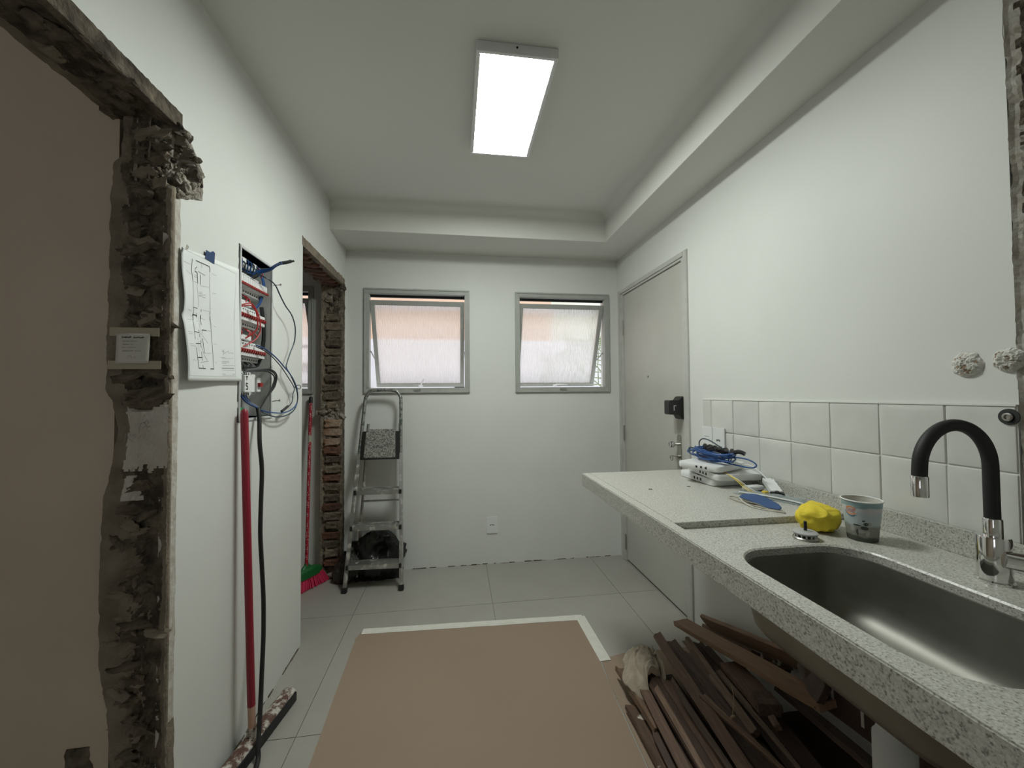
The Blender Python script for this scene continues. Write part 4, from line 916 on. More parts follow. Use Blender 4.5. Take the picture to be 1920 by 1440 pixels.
for y in (.20, 1.75): m.box(.75, XR, y-.012, y+.012, .815, .85); m.box(XR-.03, XR, y-.012, y+.012, .60, .85)
m.build('bracket', 'steel', CT)

SK = thing('sink', (CX, CY, .69), 'undermounted stainless steel sink bowl set in the granite', 'sink')
prof = [(-.012, zb), (.004, zb-.001), (.004, zb-.004), (.005, .815), (.009, .765), (.017, .730), (.036, .707), (.07, .697), (.14, .692)]
m = MB(); rr_ = []
for ins, z in prof: rr_.append([(*p, z) for p in rrect(sx0+ins, sx1-ins, sy0+ins, sy1-ins, max(sr-ins, .02))])
m.add([v for r_ in rr_ for v in r_], [(i*n+k, i*n+(k+1) % n, (i+1)*n+(k+1) % n, (i+1)*n+k) for i in range(len(rr_)-1) for k in range(n)]+[tuple((len(rr_)-1)*n+k for k in range(n))])
m.build('bowl', 'sink', SK, smooth=True, solid=-.0012)
MB().lathe([(.0, .6955), (.030, .6955), (.034, .697), (.044, .6975), (.046, .695)], (CX, CY, 0), 28, cap=False).build('drain', 'chrome', SK, smooth=True)
TR = thing('drain_trap', (CX+.05, .74, .3), 'white plastic drain trap below the sink', 'pipe')
MB().lathe([(.030, .50), (.036, .505), (.036, .585), (.032, .59), (.026, .61), (.026, .690)], (CX, CY, 0), 24).build('bottle', 'offwhite', TR, smooth=True)
MB().tube(crv([(CX, CY, .56), (CX+.06, CY+.02, .555), (CX+.13, CY+.03, .53), (CX+.22, CY+.03, .50), (XR-.002, CY+.03, .48)], 6), .021, 14).build('waste_pipe', 'offwhite', TR, smooth=True)

# ---- tap
FC = thing('tap', (1.187, .735, ZK-.02), 'chrome kitchen tap with black flexible swan neck', 'tap'); fz = ZK-.02; fc = (1.187, .735, 0)
MB().lathe([(0, fz), (.031, fz), (.031, fz+.004), (.0275, fz+.007), (.0275, fz+.097), (.026, fz+.101), (0, fz+.101)], fc, 36, cap=False).build('body', 'chrome', FC, smooth=True)
MB().lathe([(.0, fz+.10), (.0155, fz+.10), (.0155, fz+.138), (.0145, fz+.140), (0, fz+.140)], fc, 28, cap=False).build('collar', 'chrome', FC, smooth=True)
neck = [(1.187, .735, fz+.135), (1.187, .735, fz+.20), (1.187, .735, fz+.255)]+[(1.093+.094*math.cos(t*PI/12), .735, fz+.255+.094*math.sin(t*PI/12)) for t in range(1, 12)]+[(.999, .735, fz+.255), (.998, .735, fz+.238)]
MB().tube(crv(neck, 4), .0132, 18).build('neck', 'rubber', FC, smooth=True)
MB().lathe([(.0, 0), (.0105, 0), (.0145, .0), (.0148, .003), (.0148, .043), (.0135, .045), (0, .045)], (.998, .735, fz+.196), 28, cap=False).build('spout', 'chrome', FC, smooth=True)
h0, h1 = Vector((1.178, .715, fz+.058)), Vector((1.262, .648, fz+.046)); hdv = (h1-h0).normalized()
MB().tube([h0, h0.lerp(h1, .45), h0.lerp(h1, .72)], [.0185, .0190, .0195], 24).build('handle', 'chrome', FC, smooth=True)
MB().tube([h0.lerp(h1, .72), h0.lerp(h1, .75)], [.0202, .0202], 24).build('handle_ring', 'black', FC, smooth=True)
MB().tube([h0.lerp(h1, .75), h1, h1+hdv*.01], [.0195, .0190, .013], 24).build('handle_cap', 'chrome', FC, smooth=True)
MB().tube([h0.lerp(h1, .85), h0.lerp(h1, .85)+Vector((.004, 0, .045))], [.004, .0045], 10).build('lever', 'chrome', FC, smooth=True)

# ---- switch and socket plates
def plate(name, fnm, y0, y1, z0, z1, label, cat_, holes):
    T = thing(name, fnm((y0+y1)/2, z0, 0), label, cat_)
    m = MB(); c = [fnm(a, b, d) for d in (0, .008) for b in (z0, z1) for a in (y0, y1)]
    m.add(c, [(0, 2, 3, 1), (4, 5, 7, 6), (0, 1, 5, 4), (2, 6, 7, 3), (0, 4, 6, 2), (1, 3, 7, 5)]); m.build('cover', 'white', T, bevel=.0012)
    for (a0, a1, b0, b1) in holes:
        m = MB(); c = [fnm(a, b, d) for d in (.0078, .0086) for b in (b0, b1) for a in (a0, a1)]
        m.add(c, [(0, 2, 3, 1), (4, 5, 7, 6), (0, 1, 5, 4), (2, 6, 7, 3), (0, 4, 6, 2), (1, 3, 7, 5)]); m.build('socket_hole', 'dark', T)
    return T
tf = lambda a, b, d: (XR-.010-d, a, b)
T = plate('switch_plate', tf, 1.869, 1.955, 1.003, 1.1335, 'white switch plate at the end of the tiles, nearer the door', 'switch', [(1.895, 1.93, 1.082, 1.0835)])
plate('socket_plate', tf, 1.776, 1.866, 1.003, 1.1335, 'white socket plate on the tiles beside the switch plate', 'socket', [(1.808, 1.815, 1.066, 1.076), (1.818, 1.824, 1.068, 1.078), (1.827, 1.834, 1.066, 1.076)])
bf = lambda a, b, d: (a, YB-d, b)
plate('socket_plate', bf, .228, .312, .236, .361, 'white socket plate low on the window wall', 'socket', [(.255, .262, .296, .304), (.266, .273, .299, .306), (.277, .284, .296, .304)])

# ---- routers, cables and bits on the counter
def router(c, sx, sy, sz, rz, tilt, label):
    T = thing('router', c, label, 'router'); Tm = Matrix.Translation(c) @ Matrix.Rotation(rz, 4, 'Z') @ Matrix.Rotation(tilt[0], 4, 'X') @ Matrix.Rotation(tilt[1], 4, 'Y')
    P = rrect(-sx/2, sx/2, -sy/2, sy/2, .022, 5)
    m = MB(); nn = len(P); rg = []
    for k, z in ((.955, 0), (.985, .003), (1.0, sz*.55), (.992, sz-.002), (.982, sz)): rg.append([Tm @ Vector((p[0]*k, p[1]*k, z)) for p in P])
    m.add([v for r_ in rg for v in r_], [(i*nn+k, i*nn+(k+1) % nn, (i+1)*nn+(k+1) % nn, (i+1)*nn+k) for i in range(4) for k in range(nn)]+[tuple(range(nn))[::-1], tuple(4*nn+k for k in range(nn))])
    m.build('case', 'white', T, smooth=True)
    for k in range(3): MB().box(-sx/2-.0012, -sx/2+.004, -.045+k*.022, -.037+k*.022, sz*.35, sz*.72, Tm).build('port', 'dark', T)
    return T
router((1.192, 1.700, ZK+.0005), .215, .245, .030, .04, (0, 0), 'white router lowest in the stack on the counter')
router((1.196, 1.655, ZK+.033), .215, .240, .028, -.03, (.03, .01), 'white router in the middle of the stack, over the yellow cable')
router((1.150, 1.668, ZK+.066), .22, .20, .026, .42, (0, 0), 'white router on top of the stack, under the blue cable coil')
# coil of blue cable with dark connectors
random.seed(31); CO = thing('cable_coil', (1.17, 1.66, ZK+.094), 'tangled coil of blue network cable on top of the routers', 'cable')
cz = ZK+.094
for k in range(14):
    pts = []; ph = random.uniform(0, 6)
    ra, rbb = random.uniform(.10, .155), random.uniform(.032, .06)
    for t in range(12):
        a = t/12*2*PI; pts.append((1.165+rbb*math.sin(a)+.008*math.sin(3*a+ph)+.012*math.cos(a), 1.675+ra*math.cos(a)+random.uniform(-.008, .008)+.01*math.sin(2*a+ph), cz+.004+k*.0030+.008*abs(math.sin(a*1.5+ph))))
    MB().tube(crv(pts, 5, True), .0031, 7, closed=True).build('loop', 'bluewire', CO, smooth=True)
for k in range(7):
    y = 1.545+k*.038; MB().tube(crv([(1.185+random.uniform(-.02, .02), y-.022, cz+.045+random.uniform(0, .008)), (1.19, y, cz+.058), (1.185+random.uniform(-.02, .02), y+.022, cz+.045)], 5), [.009]*11, 8).build('connector', 'black', CO, smooth=True)
MB().tube(crv([(1.18, 1.60, cz+.05), (1.185, 1.66, cz+.066), (1.19, 1.745, cz+.086), (1.195, 1.80, cz+.085), (1.195, 1.826, cz+.065), (1.19, 1.81, cz+.035), (1.18, 1.76, cz+.015)], 6), .0028, 7).build('loop', 'bluegreywire', CO, smooth=True)
for k in range(3): MB().tube(crv([(1.165, 1.76, cz+.02+k*.006), (1.175, 1.84, cz+.035-k*.006), (1.178, 1.885+k*.008, cz+.03-k*.008), (1.165, 1.86, cz+.008), (1.15, 1.78, cz+.006)], 6), .003, 7).build('loop', 'bluewire' if k else 'bluegreywire', CO, smooth=True)
MB().tube(crv([(1.17, 1.56, cz+.035), (1.19, 1.49, cz+.034), (1.20, 1.455, cz+.018), (1.19, 1.47, cz+.003), (1.17, 1.54, cz+.004), (1.15, 1.62, cz+.01)], 6), .003, 7).build('loop', 'bluewire', CO, smooth=True)
YC = thing('fibre_cable', (1.15, 1.55, ZK), 'yellow fibre cable trailing out of the router stack', 'cable')
for k in range(3): MB().tube(crv([(1.085+k*.01, 1.765, ZK+.0655), (1.11, 1.66-k*.01, ZK+.066), (1.135, 1.57, ZK+.064), (1.14+k*.006, 1.50, ZK+.045), (1.15+k*.012, 1.455, ZK+.016), (1.165+k*.012, 1.415, ZK+.006), (1.18+k*.01, 1.385, ZK+.004)], 6), .0014, 6).build('strand', 'yellowfibre' if k < 2 else 'white', YC, smooth=True)
WA = thing('power_adapter', (1.245, 1.43, ZK), 'white power adapter with a black plug leaning on the granite upstand', 'adapter')
Tm = basis((1.256, 1.440, ZK+.026), Vector((-.40, -.88, -.26)), (0, 0, 1))
MB().box(-.056, .056, -.020, .020, -.010, .010, Tm).build('case', 'white', WA, bevel=.002)
m = MB()
for q in (-.016, 0, .016): m.box(.050, .068, q-.008, q+.007, -.011, .010-abs(q)*.3, Tm)
m.build('plug', 'black', WA, bevel=.002)
for q in (-.013, .013): MB().box(-.050, -.046, q-.002, q+.002, .0098, .0104, Tm).build('screw', 'dark', WA)
MB().tube(crv([Tm @ Vector((-.056, 0, 0)), (1.282, 1.53, ZK+.062), (1.272, 1.58, ZK+.085), (1.235, 1.62, ZK+.085)], 6), .0028, 8).build('lead', 'white', WA, smooth=True)
m = MB().box(1.165, 1.245, 1.462, 1.500, ZK+.006, ZK+.022, rotz(.15, (1.2, 1.48, 0))); o = m.build('junction_box', 'white', bevel=.003, origin=(1.205, 1.48, ZK+.006)); tag(o, 'small flat white box beside the yellow cable end', 'box')
MB().box(1.175, 1.24, 1.466, 1.496, ZK, ZK+.008, rotz(.15, (1.2, 1.48, 0))).build('base', 'black', o)
# plastic packet
def packet(a, b):
    c = [Vector((1.098, 1.462, 0)), Vector((1.215, 1.256, 0)), Vector((1.292, 1.318, 0)), Vector((1.195, 1.50, 0))]
    p = c[0].lerp(c[1], a).lerp(c[3].lerp(c[2], a), b); h = .010*math.sin(a*PI)**.5*math.sin(b*PI)**.6+.008*abs(fr(a*6, b*5, 2))
    return (p.x, p.y, ZK+.001+h)
pk = MB().grid(26, 14, packet).build('plastic_packet', 'film', smooth=True); tag(pk, 'clear plastic packet with a white strip lying behind the blue mask', 'packet')
m = MB(); m.tube(crv([(1.115, 1.447, ZK+.009), (1.16, 1.37, ZK+.012), (1.205, 1.29, ZK+.010), (1.222, 1.262, ZK+.006)], 6), .006, 8, squash=.5); m.build('white_strip', 'offwhite', pk, smooth=True)
MB().box(1.188, 1.206, 1.398, 1.418, ZK+.002, ZK+.018).build('orange_tab', 'yellowfibre', pk, bevel=.002)
# face mask
FM = thing('face_mask', (1.06, 1.30, ZK), 'folded blue fabric face mask with loose cords', 'face mask')
def fm(a, b):
    c0, c1 = Vector((1.070, 1.388, 0)), Vector((1.085, 1.212, 0)); p = c0.lerp(c1, a); w = .040*math.sin((a*.9+.08)*PI)**.6
    return (p.x+w*(b-.2), p.y, ZK+.004+.020*b*math.sin((a*.86+.1)*PI)**.6+.003*math.sin(a*7))
MB().grid(20, 8, fm).build('shell', 'maskblue', FM, smooth=True, solid=.002)
MB().grid(20, 6, lambda a, b: (1.050+.014*math.sin(a*PI)*(b-1.2)+.018*a, 1.372-.14*a, ZK+.003+.010*math.sin(a*PI)*(1-b)+.002*math.sin(a*11))).build('lining', 'maskgrey', FM, smooth=True, solid=.0015)
MB().tube(crv([(1.062, 1.375, ZK+.006), (1.050, 1.400, ZK+.006), (1.034, 1.395, ZK+.004), (1.030, 1.345, ZK+.003), (1.040, 1.30, ZK+.003), (1.055, 1.25, ZK+.003), (1.075, 1.205, ZK+.003), (1.083, 1.19, ZK+.004), (1.090, 1.21, ZK+.004)], 6), .0022, 6).build('cord', 'maskgrey', FM, smooth=True)
MB().tube(crv([(1.048, 1.36, ZK+.012), (1.030, 1.31, ZK+.006), (1.030, 1.265, ZK+.003), (1.050, 1.225, ZK+.003), (1.080, 1.20, ZK+.004)], 6), .002, 6).build('cord', 'note', FM, smooth=True)
for k, (x, y) in enumerate(((.985, 1.60), (.80, 1.58))):
    o = MB().tube([(x, y, ZK+.002), (x+.012, y-.008, ZK+.0025)], .0015, 5).build('debris_chip', 'black'); tag(o, ['short dark wire offcut on the counter in front of the routers', 'tiny dark speck lying on the open part of the counter'][k], 'offcut')
# crumpled yellow cloth
bm = bmesh.new(); bmesh.ops.create_icosphere(bm, subdivisions=5, radius=1)
for v in bm.verts:
    d = v.co.copy(); k = 1.04+.16*noise.noise(d*1.3+Vector((2, 5, 1)))-.26*abs(noise.noise(d*1.6+Vector((7, 1, 3))))-.05*abs(noise.noise(d*4.2+Vector((1, 8, 2))))+.03*noise.noise(d*9)
    q = Vector([math.copysign(abs(c)**.75, c) for c in d]); v.co = Vector((q.x*.062*k, q.y*.050*k, max(q.z*.046*k, -.038)+.038))
for f in bm.faces: f.smooth = True
me = bpy.data.meshes.new('yellow_cloth'); bm.to_mesh(me); bm.free(); me.materials.append(M['yellow']); o = bpy.data.objects.new('yellow_cloth', me); COL.objects.link(o); o.location = (1.112, 1.096, ZK-.017); o.scale = (1.05, 1.05, .88); o.rotation_euler = (0, 0, .5); tag(o, 'crumpled yellow cloth beside the paper cup', 'cloth')

# ---- paper cup
CU = thing('paper_cup', (1.160, 1.002, ZK-.02), 'printed pale blue paper cup on the sink ledge', 'cup'); cz0 = ZK-.0195; ch = .113; r0, r1 = .0345, .0465
def cup_mat():
    m = mat('printed_paper', (.50, .56, .57), .55); nt = m.node_tree; b = nt.nodes['Principled BSDF']
    tc = nt.nodes.new('ShaderNodeTexCoord'); sp = nt.nodes.new('ShaderNodeSeparateXYZ'); nt.links.new(tc.outputs['Object'], sp.inputs[0])
    n = nt.nodes.new('ShaderNodeTexNoise'); n.inputs['Scale'].default_value = 28; n.inputs['Detail'].default_value = 3; nt.links.new(tc.outputs['Object'], n.inputs['Vector'])
    ad = nt.nodes.new('ShaderNodeMath'); ad.operation = 'MULTIPLY_ADD'; ad.inputs[1].default_value = .020; nt.links.new(n.outputs['Fac'], ad.inputs[0]); nt.links.new(sp.outputs['Z'], ad.inputs[2])
    mr = nt.nodes.new('ShaderNodeMapRange'); mr.inputs[1].default_value = 0; mr.inputs[2].default_value = .13; nt.links.new(ad.outputs[0], mr.inputs[0])
    r = nt.nodes.new('ShaderNodeValToRGB'); els = [(0, (.04, .045, .035)), (.16, (.06, .065, .05)), (.20, (.22, .225, .19)), (.40, (.26, .27, .24)), (.46, (.43, .50, .51)), (.70, (.46, .53, .55)), (.735, (.56, .55, .57)), (.80, (.58, .57, .58)), (.83, (.25, .37, .38)), (1, (.33, .45, .47))]
    r.color_ramp.elements[0].position = els[0][0]; r.color_ramp.elements[0].color = (*els[0][1], 1); r.color_ramp.elements[1].position = 1; r.color_ramp.elements[1].color = (*els[-1][1], 1)
    for p, c in els[1:-1]: e = r.color_ramp.elements.new(p); e.color = (*c, 1)
    nt.links.new(mr.outputs[0], r.inputs[0]); nt.links.new(r.outputs[0], b.inputs['Base Color'])
    return m
M['cup'] = cup_mat()
MB().lathe([(0, cz0+.004), (r0-.002, cz0+.004), (r0-.001, cz0), (r0, cz0), (r0+(r1-r0)*.5, cz0+ch*.5), (r1, cz0+ch)], (1.160, 1.002, 0), 40, cap=False).build('wall', 'cup', CU, smooth=True)
MB().lathe([(r0-.001, cz0+.005), (r1-.0012, cz0+ch-.001)], (1.160, 1.002, 0), 40, cap=False).build('inside', 'note', CU, smooth=True)
MB().tube([(1.160+(r1+.0003)*math.cos(t/40*2*PI), 1.002+(r1+.0003)*math.sin(t/40*2*PI), cz0+ch) for t in range(40)], .0021, 8, closed=True).build('rim', 'paper', CU, smooth=True)
def cups(az, h, lift=.0006):
    r = r0+(r1-r0)*h/ch+lift; return Vector((1.160+r*math.cos(az), 1.002+r*math.sin(az), cz0+h))
M['lred'] = mat('logo_red', (.55, .03, .02), .5); M['lorange'] = mat('logo_orange', (.75, .30, .12), .5); M['lblue'] = mat('logo_blue', (.03, .14, .22), .5)
az0 = math.radians(-172); lh = .086
def lmap(x, y, lf=.0006): return cups(az0+x/.043, lh+y, lf)
def disc(poly, name, mt, lf):
    m = MB(); c = lmap(sum(p[0] for p in poly)/len(poly), sum(p[1] for p in poly)/len(poly), lf); vs = [c]+[lmap(*p, lf) for p in poly]; k = len(poly)
    m.add(vs, [(0, 1+i, 1+(i+1) % k) for i in range(k)]); return m.build(name, mt, CU, recalc=False)
disc([(.0145*math.cos(t/20*2*PI), .0145*math.sin(t/20*2*PI)-.001) for t in range(20)], 'logo_disc', 'offwhite', .0004)
disc([(.012*math.cos(t/12*PI), .0042+.0075*math.sin(t/12*PI)) for t in range(13)], 'logo_bun', 'lorange', .0007)
disc([(.012*math.cos(PI+t/12*PI), -.0062+.006*math.sin(PI+t/12*PI)) for t in range(13)], 'logo_bun', 'lorange', .0007)
m = MB(); strokes(m, [(.0022, [(.0150*math.cos(t), .0150*math.sin(t)-.001) for t in [PI*1.02+k*.13 for k in range(18)]])], lambda u, v: lmap(u, v, .0008)); m.build('logo_swirl', 'lblue', CU)
for txt, yy, s in (('BURGER', .0004, .0058), ('KING', -.0056, .0074)):
    cu = bpy.data.curves.new('lettering', 'FONT'); cu.body = txt; cu.size = s; cu.align_x = 'CENTER'; tob = bpy.data.objects.new('lettering', cu); COL.objects.link(tob)
    bpy.context.view_layer.update(); me = tob.to_mesh(); vs = [lmap(v.co.x*1.05, v.co.y+yy, .001) for v in me.vertices]; fs = [tuple(p.vertices) for p in me.polygons]; tob.to_mesh_clear(); bpy.data.objects.remove(tob); bpy.data.curves.remove(cu)
    MB().add(vs, fs).build('lettering', 'lred', CU, recalc=False)
random.seed(12)
M['pgrey'] = mat('print_grey', (.05, .055, .045), .6); M['plight'] = mat('print_light', (.36, .36, .32), .6)
for (ax, hh, w, h_, mt) in ((-.36, .046, .020, .005, 'pgrey'), (-.62, .036, .011, .018, 'plight'), (.05, .040, .020, .010, 'pgrey'), (.16, .052, .012, .010, 'pgrey'), (-.1, .030, .016, .010, 'plight'), (.25, .026, .010, .016, 'plight'), (-.35, .026, .006, .020, 'pgrey'), (.34, .052, .011, .012, 'plight'), (.02, .060, .006, .005, 'pgrey')):
    azc = math.radians(-136)+ax
    poly = [(w/2*math.cos(t/14*2*PI)*(1+.25*random.uniform(-1, 1)), h_/2*math.sin(t/14*2*PI)*(1+.25*random.uniform(-1, 1))) for t in range(14)]
    m = MB(); vs = [cups(azc, hh, .0005)]+[cups(azc+p[0]/.04, hh+p[1], .0005) for p in poly]; m.add(vs, [(0, 1+i, 1+(i+1) % 14) for i in range(14)]); m.build('printed_figure', mt, CU, recalc=False)
# ---- sink strainer plug
SP = thing('sink_plug', (1.002, 1.030, ZK-.02), 'grey sink strainer plug with a black stem standing on the sink ledge', 'plug'); c = (1.002, 1.030, ZK-.02)
MB().lathe([(0, .0), (.031, 0), (.032, .003), (.030, .006), (.024, .008), (0, .008)], c, 30, cap=False).build('base_ring', 'steel', SP, smooth=True)
m = MB()
for k in range(14): t = k/14*2*PI; m.tube([(c[0]+.026*math.cos(t), c[1]+.026*math.sin(t), c[2]+.006), (c[0]+.027*math.cos(t), c[1]+.027*math.sin(t), c[2]+.016)], .0022, 5)
m.build('strainer_ribs', 'offwhite', SP)
MB().lathe([(0, .012), (.023, .012), (.030, .015), (.031, .019), (.027, .022), (.014, .022), (.013, .0235), (0, .0235)], c, 30, cap=False).build('top_disc', 'greybox', SP, smooth=True)
MB().tube([(c[0], c[1], c[2]+.022), (c[0], c[1], c[2]+.050)], .0042, 10).build('stem', 'black', SP, smooth=True)

# ---- pile of broken boards under the counter
def board(p0, p1, w, th, roll, mt, label, group=None, jag=.02, seed=0, taper=0, ext=0, name='board'):
    p0, p1 = Vector(p0), Vector(p1); d = (p1-p0); p1 = p1+d.normalized()*ext; d = p1-p0; L = d.length
    Tm = basis((p0+p1)/2, d) @ Matrix.Rotation(roll, 4, 'X')
    nx = max(6, int(L/.05)); ny = 3
    def edge_(j, end): return jag*(noise.noise(Vector((seed*1.7+j*1.3, end*5, 0)))+.3)
    def top(a, b, zz):
        x = -L/2+edge_(b*3, 0)*(1-a)+(L-edge_(b*3, 1)*.5)*a; ww = w*(1-taper*a)*(1+.05*noise.noise(Vector((a*5+seed, 0, seed))))
        return Vector((x, (b-.5)*ww+.006*noise.noise(Vector((a*2+seed, 3, 0))), zz+.004*noise.noise(Vector((a*3, seed, 1)))))
    m = MB()
    tp = [[top(i/nx, j/ny, 0) for j in range(ny+1)] for i in range(nx+1)]; bt_ = [[top(i/nx, j/ny, -th) for j in range(ny+1)] for i in range(nx+1)]
    V = [v for r_ in tp for v in r_]+[v for r_ in bt_ for v in r_]; o_ = (nx+1)*(ny+1); I = lambda i, j: i*(ny+1)+j
    F = []
    for i in range(nx):
        for j in range(ny): F += [(I(i, j), I(i+1, j), I(i+1, j+1), I(i, j+1)), (o_+I(i, j+1), o_+I(i+1, j+1), o_+I(i+1, j), o_+I(i, j))]
        F += [(I(i, 0), o_+I(i, 0), o_+I(i+1, 0), I(i+1, 0)), (I(i, ny), I(i+1, ny), o_+I(i+1, ny), o_+I(i, ny))]
    for j in range(ny): F += [(I(0, j), I(0, j+1), o_+I(0, j+1), o_+I(0, j)), (I(nx, j), o_+I(nx, j), o_+I(nx, j+1), I(nx, j+1))]
    m.add(V, F); o = m.build(name, mt, origin=(0, 0, 0), bevel=.0015); o.matrix_world = Tm
    return tag(o, label, 'board', group)
G = 'broken boards in the pile under the counter'
board((1.110, 1.885, .170), (1.122, 1.085, .365), .075, .022, .10, 'wlight', 'long light brown board lying uppermost on the pile, nearest the sink', G, .01, 1)
board((1.232, 1.850, .175), (1.246, 1.200, .365), .085, .018, -.95, 'wlight', 'orange-brown board on edge just behind the uppermost light board', G, .01, 2)
board((1.262, 1.905, .120), (1.268, 1.560, .200), .045, .016, -.5, 'wmid', 'short thin board nearest the wall behind the orange-brown board', G, .015, 3)
board((1.275, 1.700, .090), (1.285, 1.420, .235), .050, .018, -.9, 'wdark', 'dark short board propped against the wall at the back of the pile', G, .02, 4)
board((1.215, 1.470, .255), (1.300, 1.415, .262), .050, .030, .0, 'wpaint', 'short board with a whitish edge at the back of the pile', G, .01, 5)
board((1.098, 1.505, .215), (1.010, 1.190, .285), .078, .022, .12, 'wmid', 'flat brown board with a square block at its near end', G, .012, 6)
board((1.020, 1.245, .296), (.985, 1.165, .312), .062, .034, .1, 'wdark', 'dark square block on the end of the flat brown board', G, .01, 7)
board((.965, 1.138, .305), (.955, 1.102, .300), .020, .020, .5, 'wworn', 'small pale wood chip below the square block', G, .004, 8)
board((1.170, 1.320, .150), (1.120, .760, .180), .150, .014, .05, 'wred', 'wide reddish veneer panel lying flat at the right of the pile', G, .01, 9)
board((.948, 1.822, .155), (.823, 1.073, .225), .042, .020, .55, 'wmid', 'long narrow brown board with a light edge through the middle of the pile', G, .03, 10, .1, .45)
board((1.000, 1.815, .125), (.905, 1.083, .195), .070, .018, .25, 'wdark', 'long dark board right beside the rag end of the pile', G, .03, 11, .1, .45)
board((1.104, 1.850, .110), (.955, 1.190, .205), .040, .018, .65, 'wworn', 'splintered brown slat with bright edges right of the dark boards', G, .05, 12, .35)
board((1.142, 1.810, .105), (1.010, 1.088, .180), .050, .018, .45, 'wdark', 'dark slat running under the flat brown board', G, .04, 13, .1, .40)
board((1.150, 1.750, .125), (1.075, 1.360, .185), .032, .016, .5, 'wdark', 'thin dark slat tucked under the uppermost light board', G, .04, 14, .2)
board((.740, 1.770, .060), (.733, 1.400, .075), .045, .022, -.15, 'wworn', 'worn splintered board at the left edge of the pile', G, .06, 15, .3)
board((.708, 1.580, .032), (.705, 1.000, .036), .055, .018, -.1, 'wpaint', 'board with white paint splashes along the left edge of the pile', G, .015, 16, 0)
board((.765, 1.615, .095), (.705, 1.100, .115), .038, .018, .3, 'wmid', 'brown slat beside the paint-splashed board', G, .05, 17, .2, .2)
board((.815, 1.635, .110), (.772, 1.120, .130), .060, .018, .12, 'wdark', 'wide dark board below the rag', G, .05, 18, .1, .25)
board((.860, 1.570, .125), (.812, 1.090, .150), .050, .020, .35, 'wmid', 'brown board with a rounded broken end below the rag', G, .05, 19, .15, .25)
board((.838, 1.590, .075), (.752, 1.150, .090), .045, .016, .2, 'wdark', 'low dark slat under the boards below the rag', G, .04, 20, .1, .25)
board((.880, 1.390, .208), (.900, 1.030, .255), .022, .014, .3, 'wworn', 'thin splinter of wood lying across the middle of the pile', G, .06, 21, .5, .1)
board((1.150, 1.640, .110), (1.080, 1.060, .150), .080, .016, .1, 'wdark', 'dark wide board beneath the flat brown board', G, .02, 22, 0, .35)
board((1.225, 1.350, .190), (1.195, 1.060, .230), .120, .016, -.5, 'wdark', 'dark board with a pale lower edge in the shadow under the sink', G, .015, 23, 0, .1)
board((1.060, 1.700, .050), (.980, .900, .070), .120, .018, 0, 'wdark', 'broad dark board on the floor at the bottom of the pile', G, .02, 24)
board((.900, 1.700, .048), (.860, .900, .060), .110, .018, 0, 'wdark', 'bottom dark board on the cardboard below the rag side', G, .02, 25)
board((1.200, 1.650, .050), (1.170, .850, .090), .110, .018, 0, 'wdark', 'lowest dark board next to the wall', G, .02, 26)
board((.790, 1.720, .030), (.775, 1.10, .050), .070, .016, .1, 'wmid', 'brown board half hidden under the left slats', G, .04, 27, .1, .1)
board((.965, 1.700, .150), (.872, 1.000, .205), .024, .016, .7, 'wdark', 'thin dark slat wedged between the long brown and long dark boards', G, .05, 31, .2, .3)
board((1.045, 1.720, .135), (.940, 1.020, .185), .030, .014, .6, 'wmid', 'slim brown slat just right of the long dark board', G, .05, 32, .3, .3)
board((1.075, 1.560, .150), (.985, 1.020, .215), .024, .014, .75, 'wworn', 'slim pale-edged slat left of the flat brown board', G, .04, 33, .3, .2)
board((.790, 1.540, .128), (.742, 1.000, .140), .022, .014, .5, 'wworn', 'thin pale slat on top of the wide dark board', G, .06, 34, .3, .2)
board((.842, 1.480, .165), (.800, 1.000, .185), .022, .014, .6, 'wdark', 'narrow dark strip over the brown board with the rounded end', G, .05, 35, .3, .2)
board((.752, 1.740, .085), (.745, 1.480, .090), .026, .014, .4, 'wworn', 'short splintered sliver poking out beside the rag', G, .07, 36, .4)
board((1.050, 1.300, .215), (.985, .920, .245), .050, .016, .3, 'wred', 'reddish dark board sloping below the square block', G, .03, 37, .1, .2)
board((.720, 1.430, .062), (.700, 1.020, .066), .028, .014, .3, 'wdark', 'dark strip lying on the paint-splashed board', G, .05, 38, .2, .2)
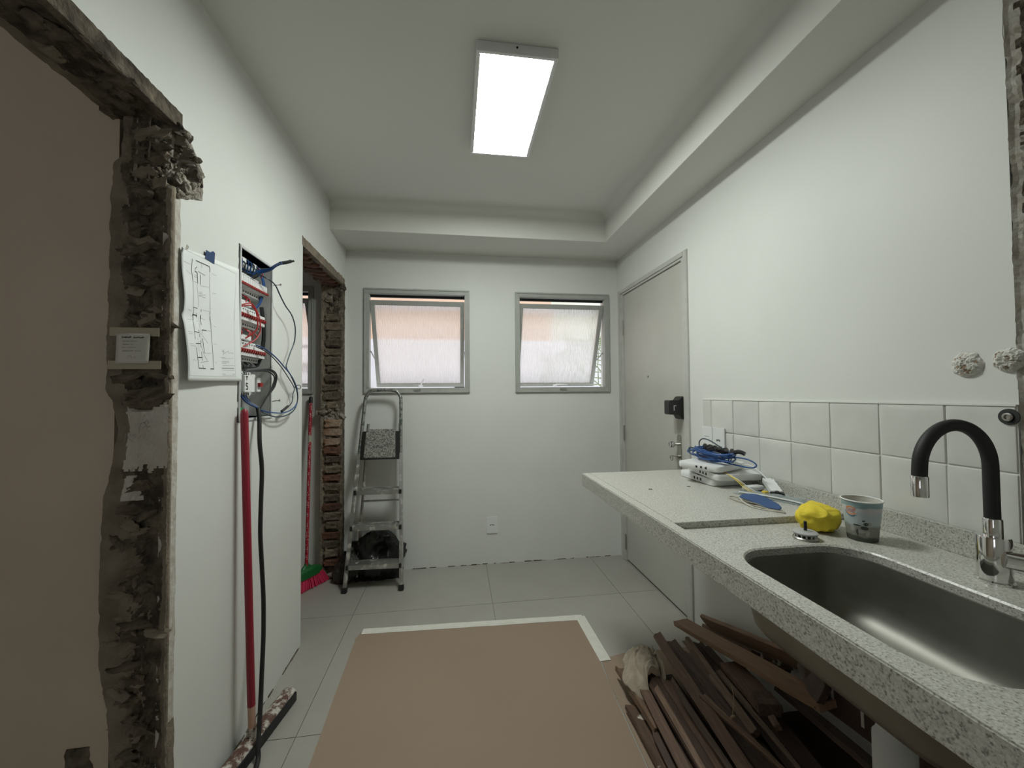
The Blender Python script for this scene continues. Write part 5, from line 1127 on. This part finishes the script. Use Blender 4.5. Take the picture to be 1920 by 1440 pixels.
DP = thing('drawer_panel', (1.18, 1.0, .25), 'dark reddish drawer panel with two pale strips, standing under the sink', 'panel')
Tm = basis((1.165, 1.000, .445), Vector((.10, -1, .02)), (0, 0, 1))
MB().box(-.19, .20, -.009, .009, -.13, .13, Tm).build('panel', 'wred', DP, bevel=.002)
for q in (-.10, -.015): MB().box(q-.004, q+.004, -.0108, -.0085, -.10, .12, Tm).box(q-.004, q+.004, .0085, .0108, -.10, .12, Tm).build('strip', 'plasteredge', DP)
board((1.185, 1.250, .395), (1.090, 1.085, .380), .085, .018, 1.25, 'wdark', 'dark board end standing upright just under the sink rim', G, .015, 28)
# ---- rag and twine
def ragf(a, b):
    c = [Vector((.735, 1.772, .055)), Vector((.922, 1.812, .105)), Vector((.868, 1.590, .160)), Vector((.712, 1.548, .060))]
    p = c[0].lerp(c[1], a).lerp(c[3].lerp(c[2], a), b)
    ridge = abs(fr(a*5+b*1.5, b*1.2, 5, oct=2)); ridge2 = abs(fr(a*2+3, b*6+a*3, 9, oct=2))
    h = .055*math.sin(min(1, a*1.15)*PI)**.8*(.6+.4*math.sin(b*PI))-.04*ridge*(.5+a)-.02*ridge2-.05*max(0, b-.8)*5*(.5+.5*math.sin(a*9))
    p += Vector((.020*math.sin(b*7+1)*(1-a)+.012*math.sin(a*11)*b, .018*math.sin(a*6)*(1-b)-.03*math.sin(a*8)*b, max(h+.02, -.035)))
    return p
rg_ = MB().grid(40, 40, ragf).build('rag', 'rag', smooth=True)
md = rg_.modifiers.new('soften', 'SMOOTH'); md.factor = .5; md.iterations = 5
md = rg_.modifiers.new('thickness', 'SOLIDIFY'); md.thickness = .0025; tag(rg_, 'crumpled beige rag draped over the left end of the wood pile', 'rag')
tw = MB().tube(crv([(.895, 1.22, .235), (.903, 1.225, .25), (.915, 1.235, .285), (.935, 1.27, .30)], 6), .0012, 5).tube(crv([(.895, 1.22, .235), (.89, 1.215, .245), (.897, 1.212, .25), (.90, 1.22, .24)], 5), .0035, 6).build('twine', 'twine', smooth=True); tag(tw, 'bit of frayed twine sticking up from the wood pile', 'twine')
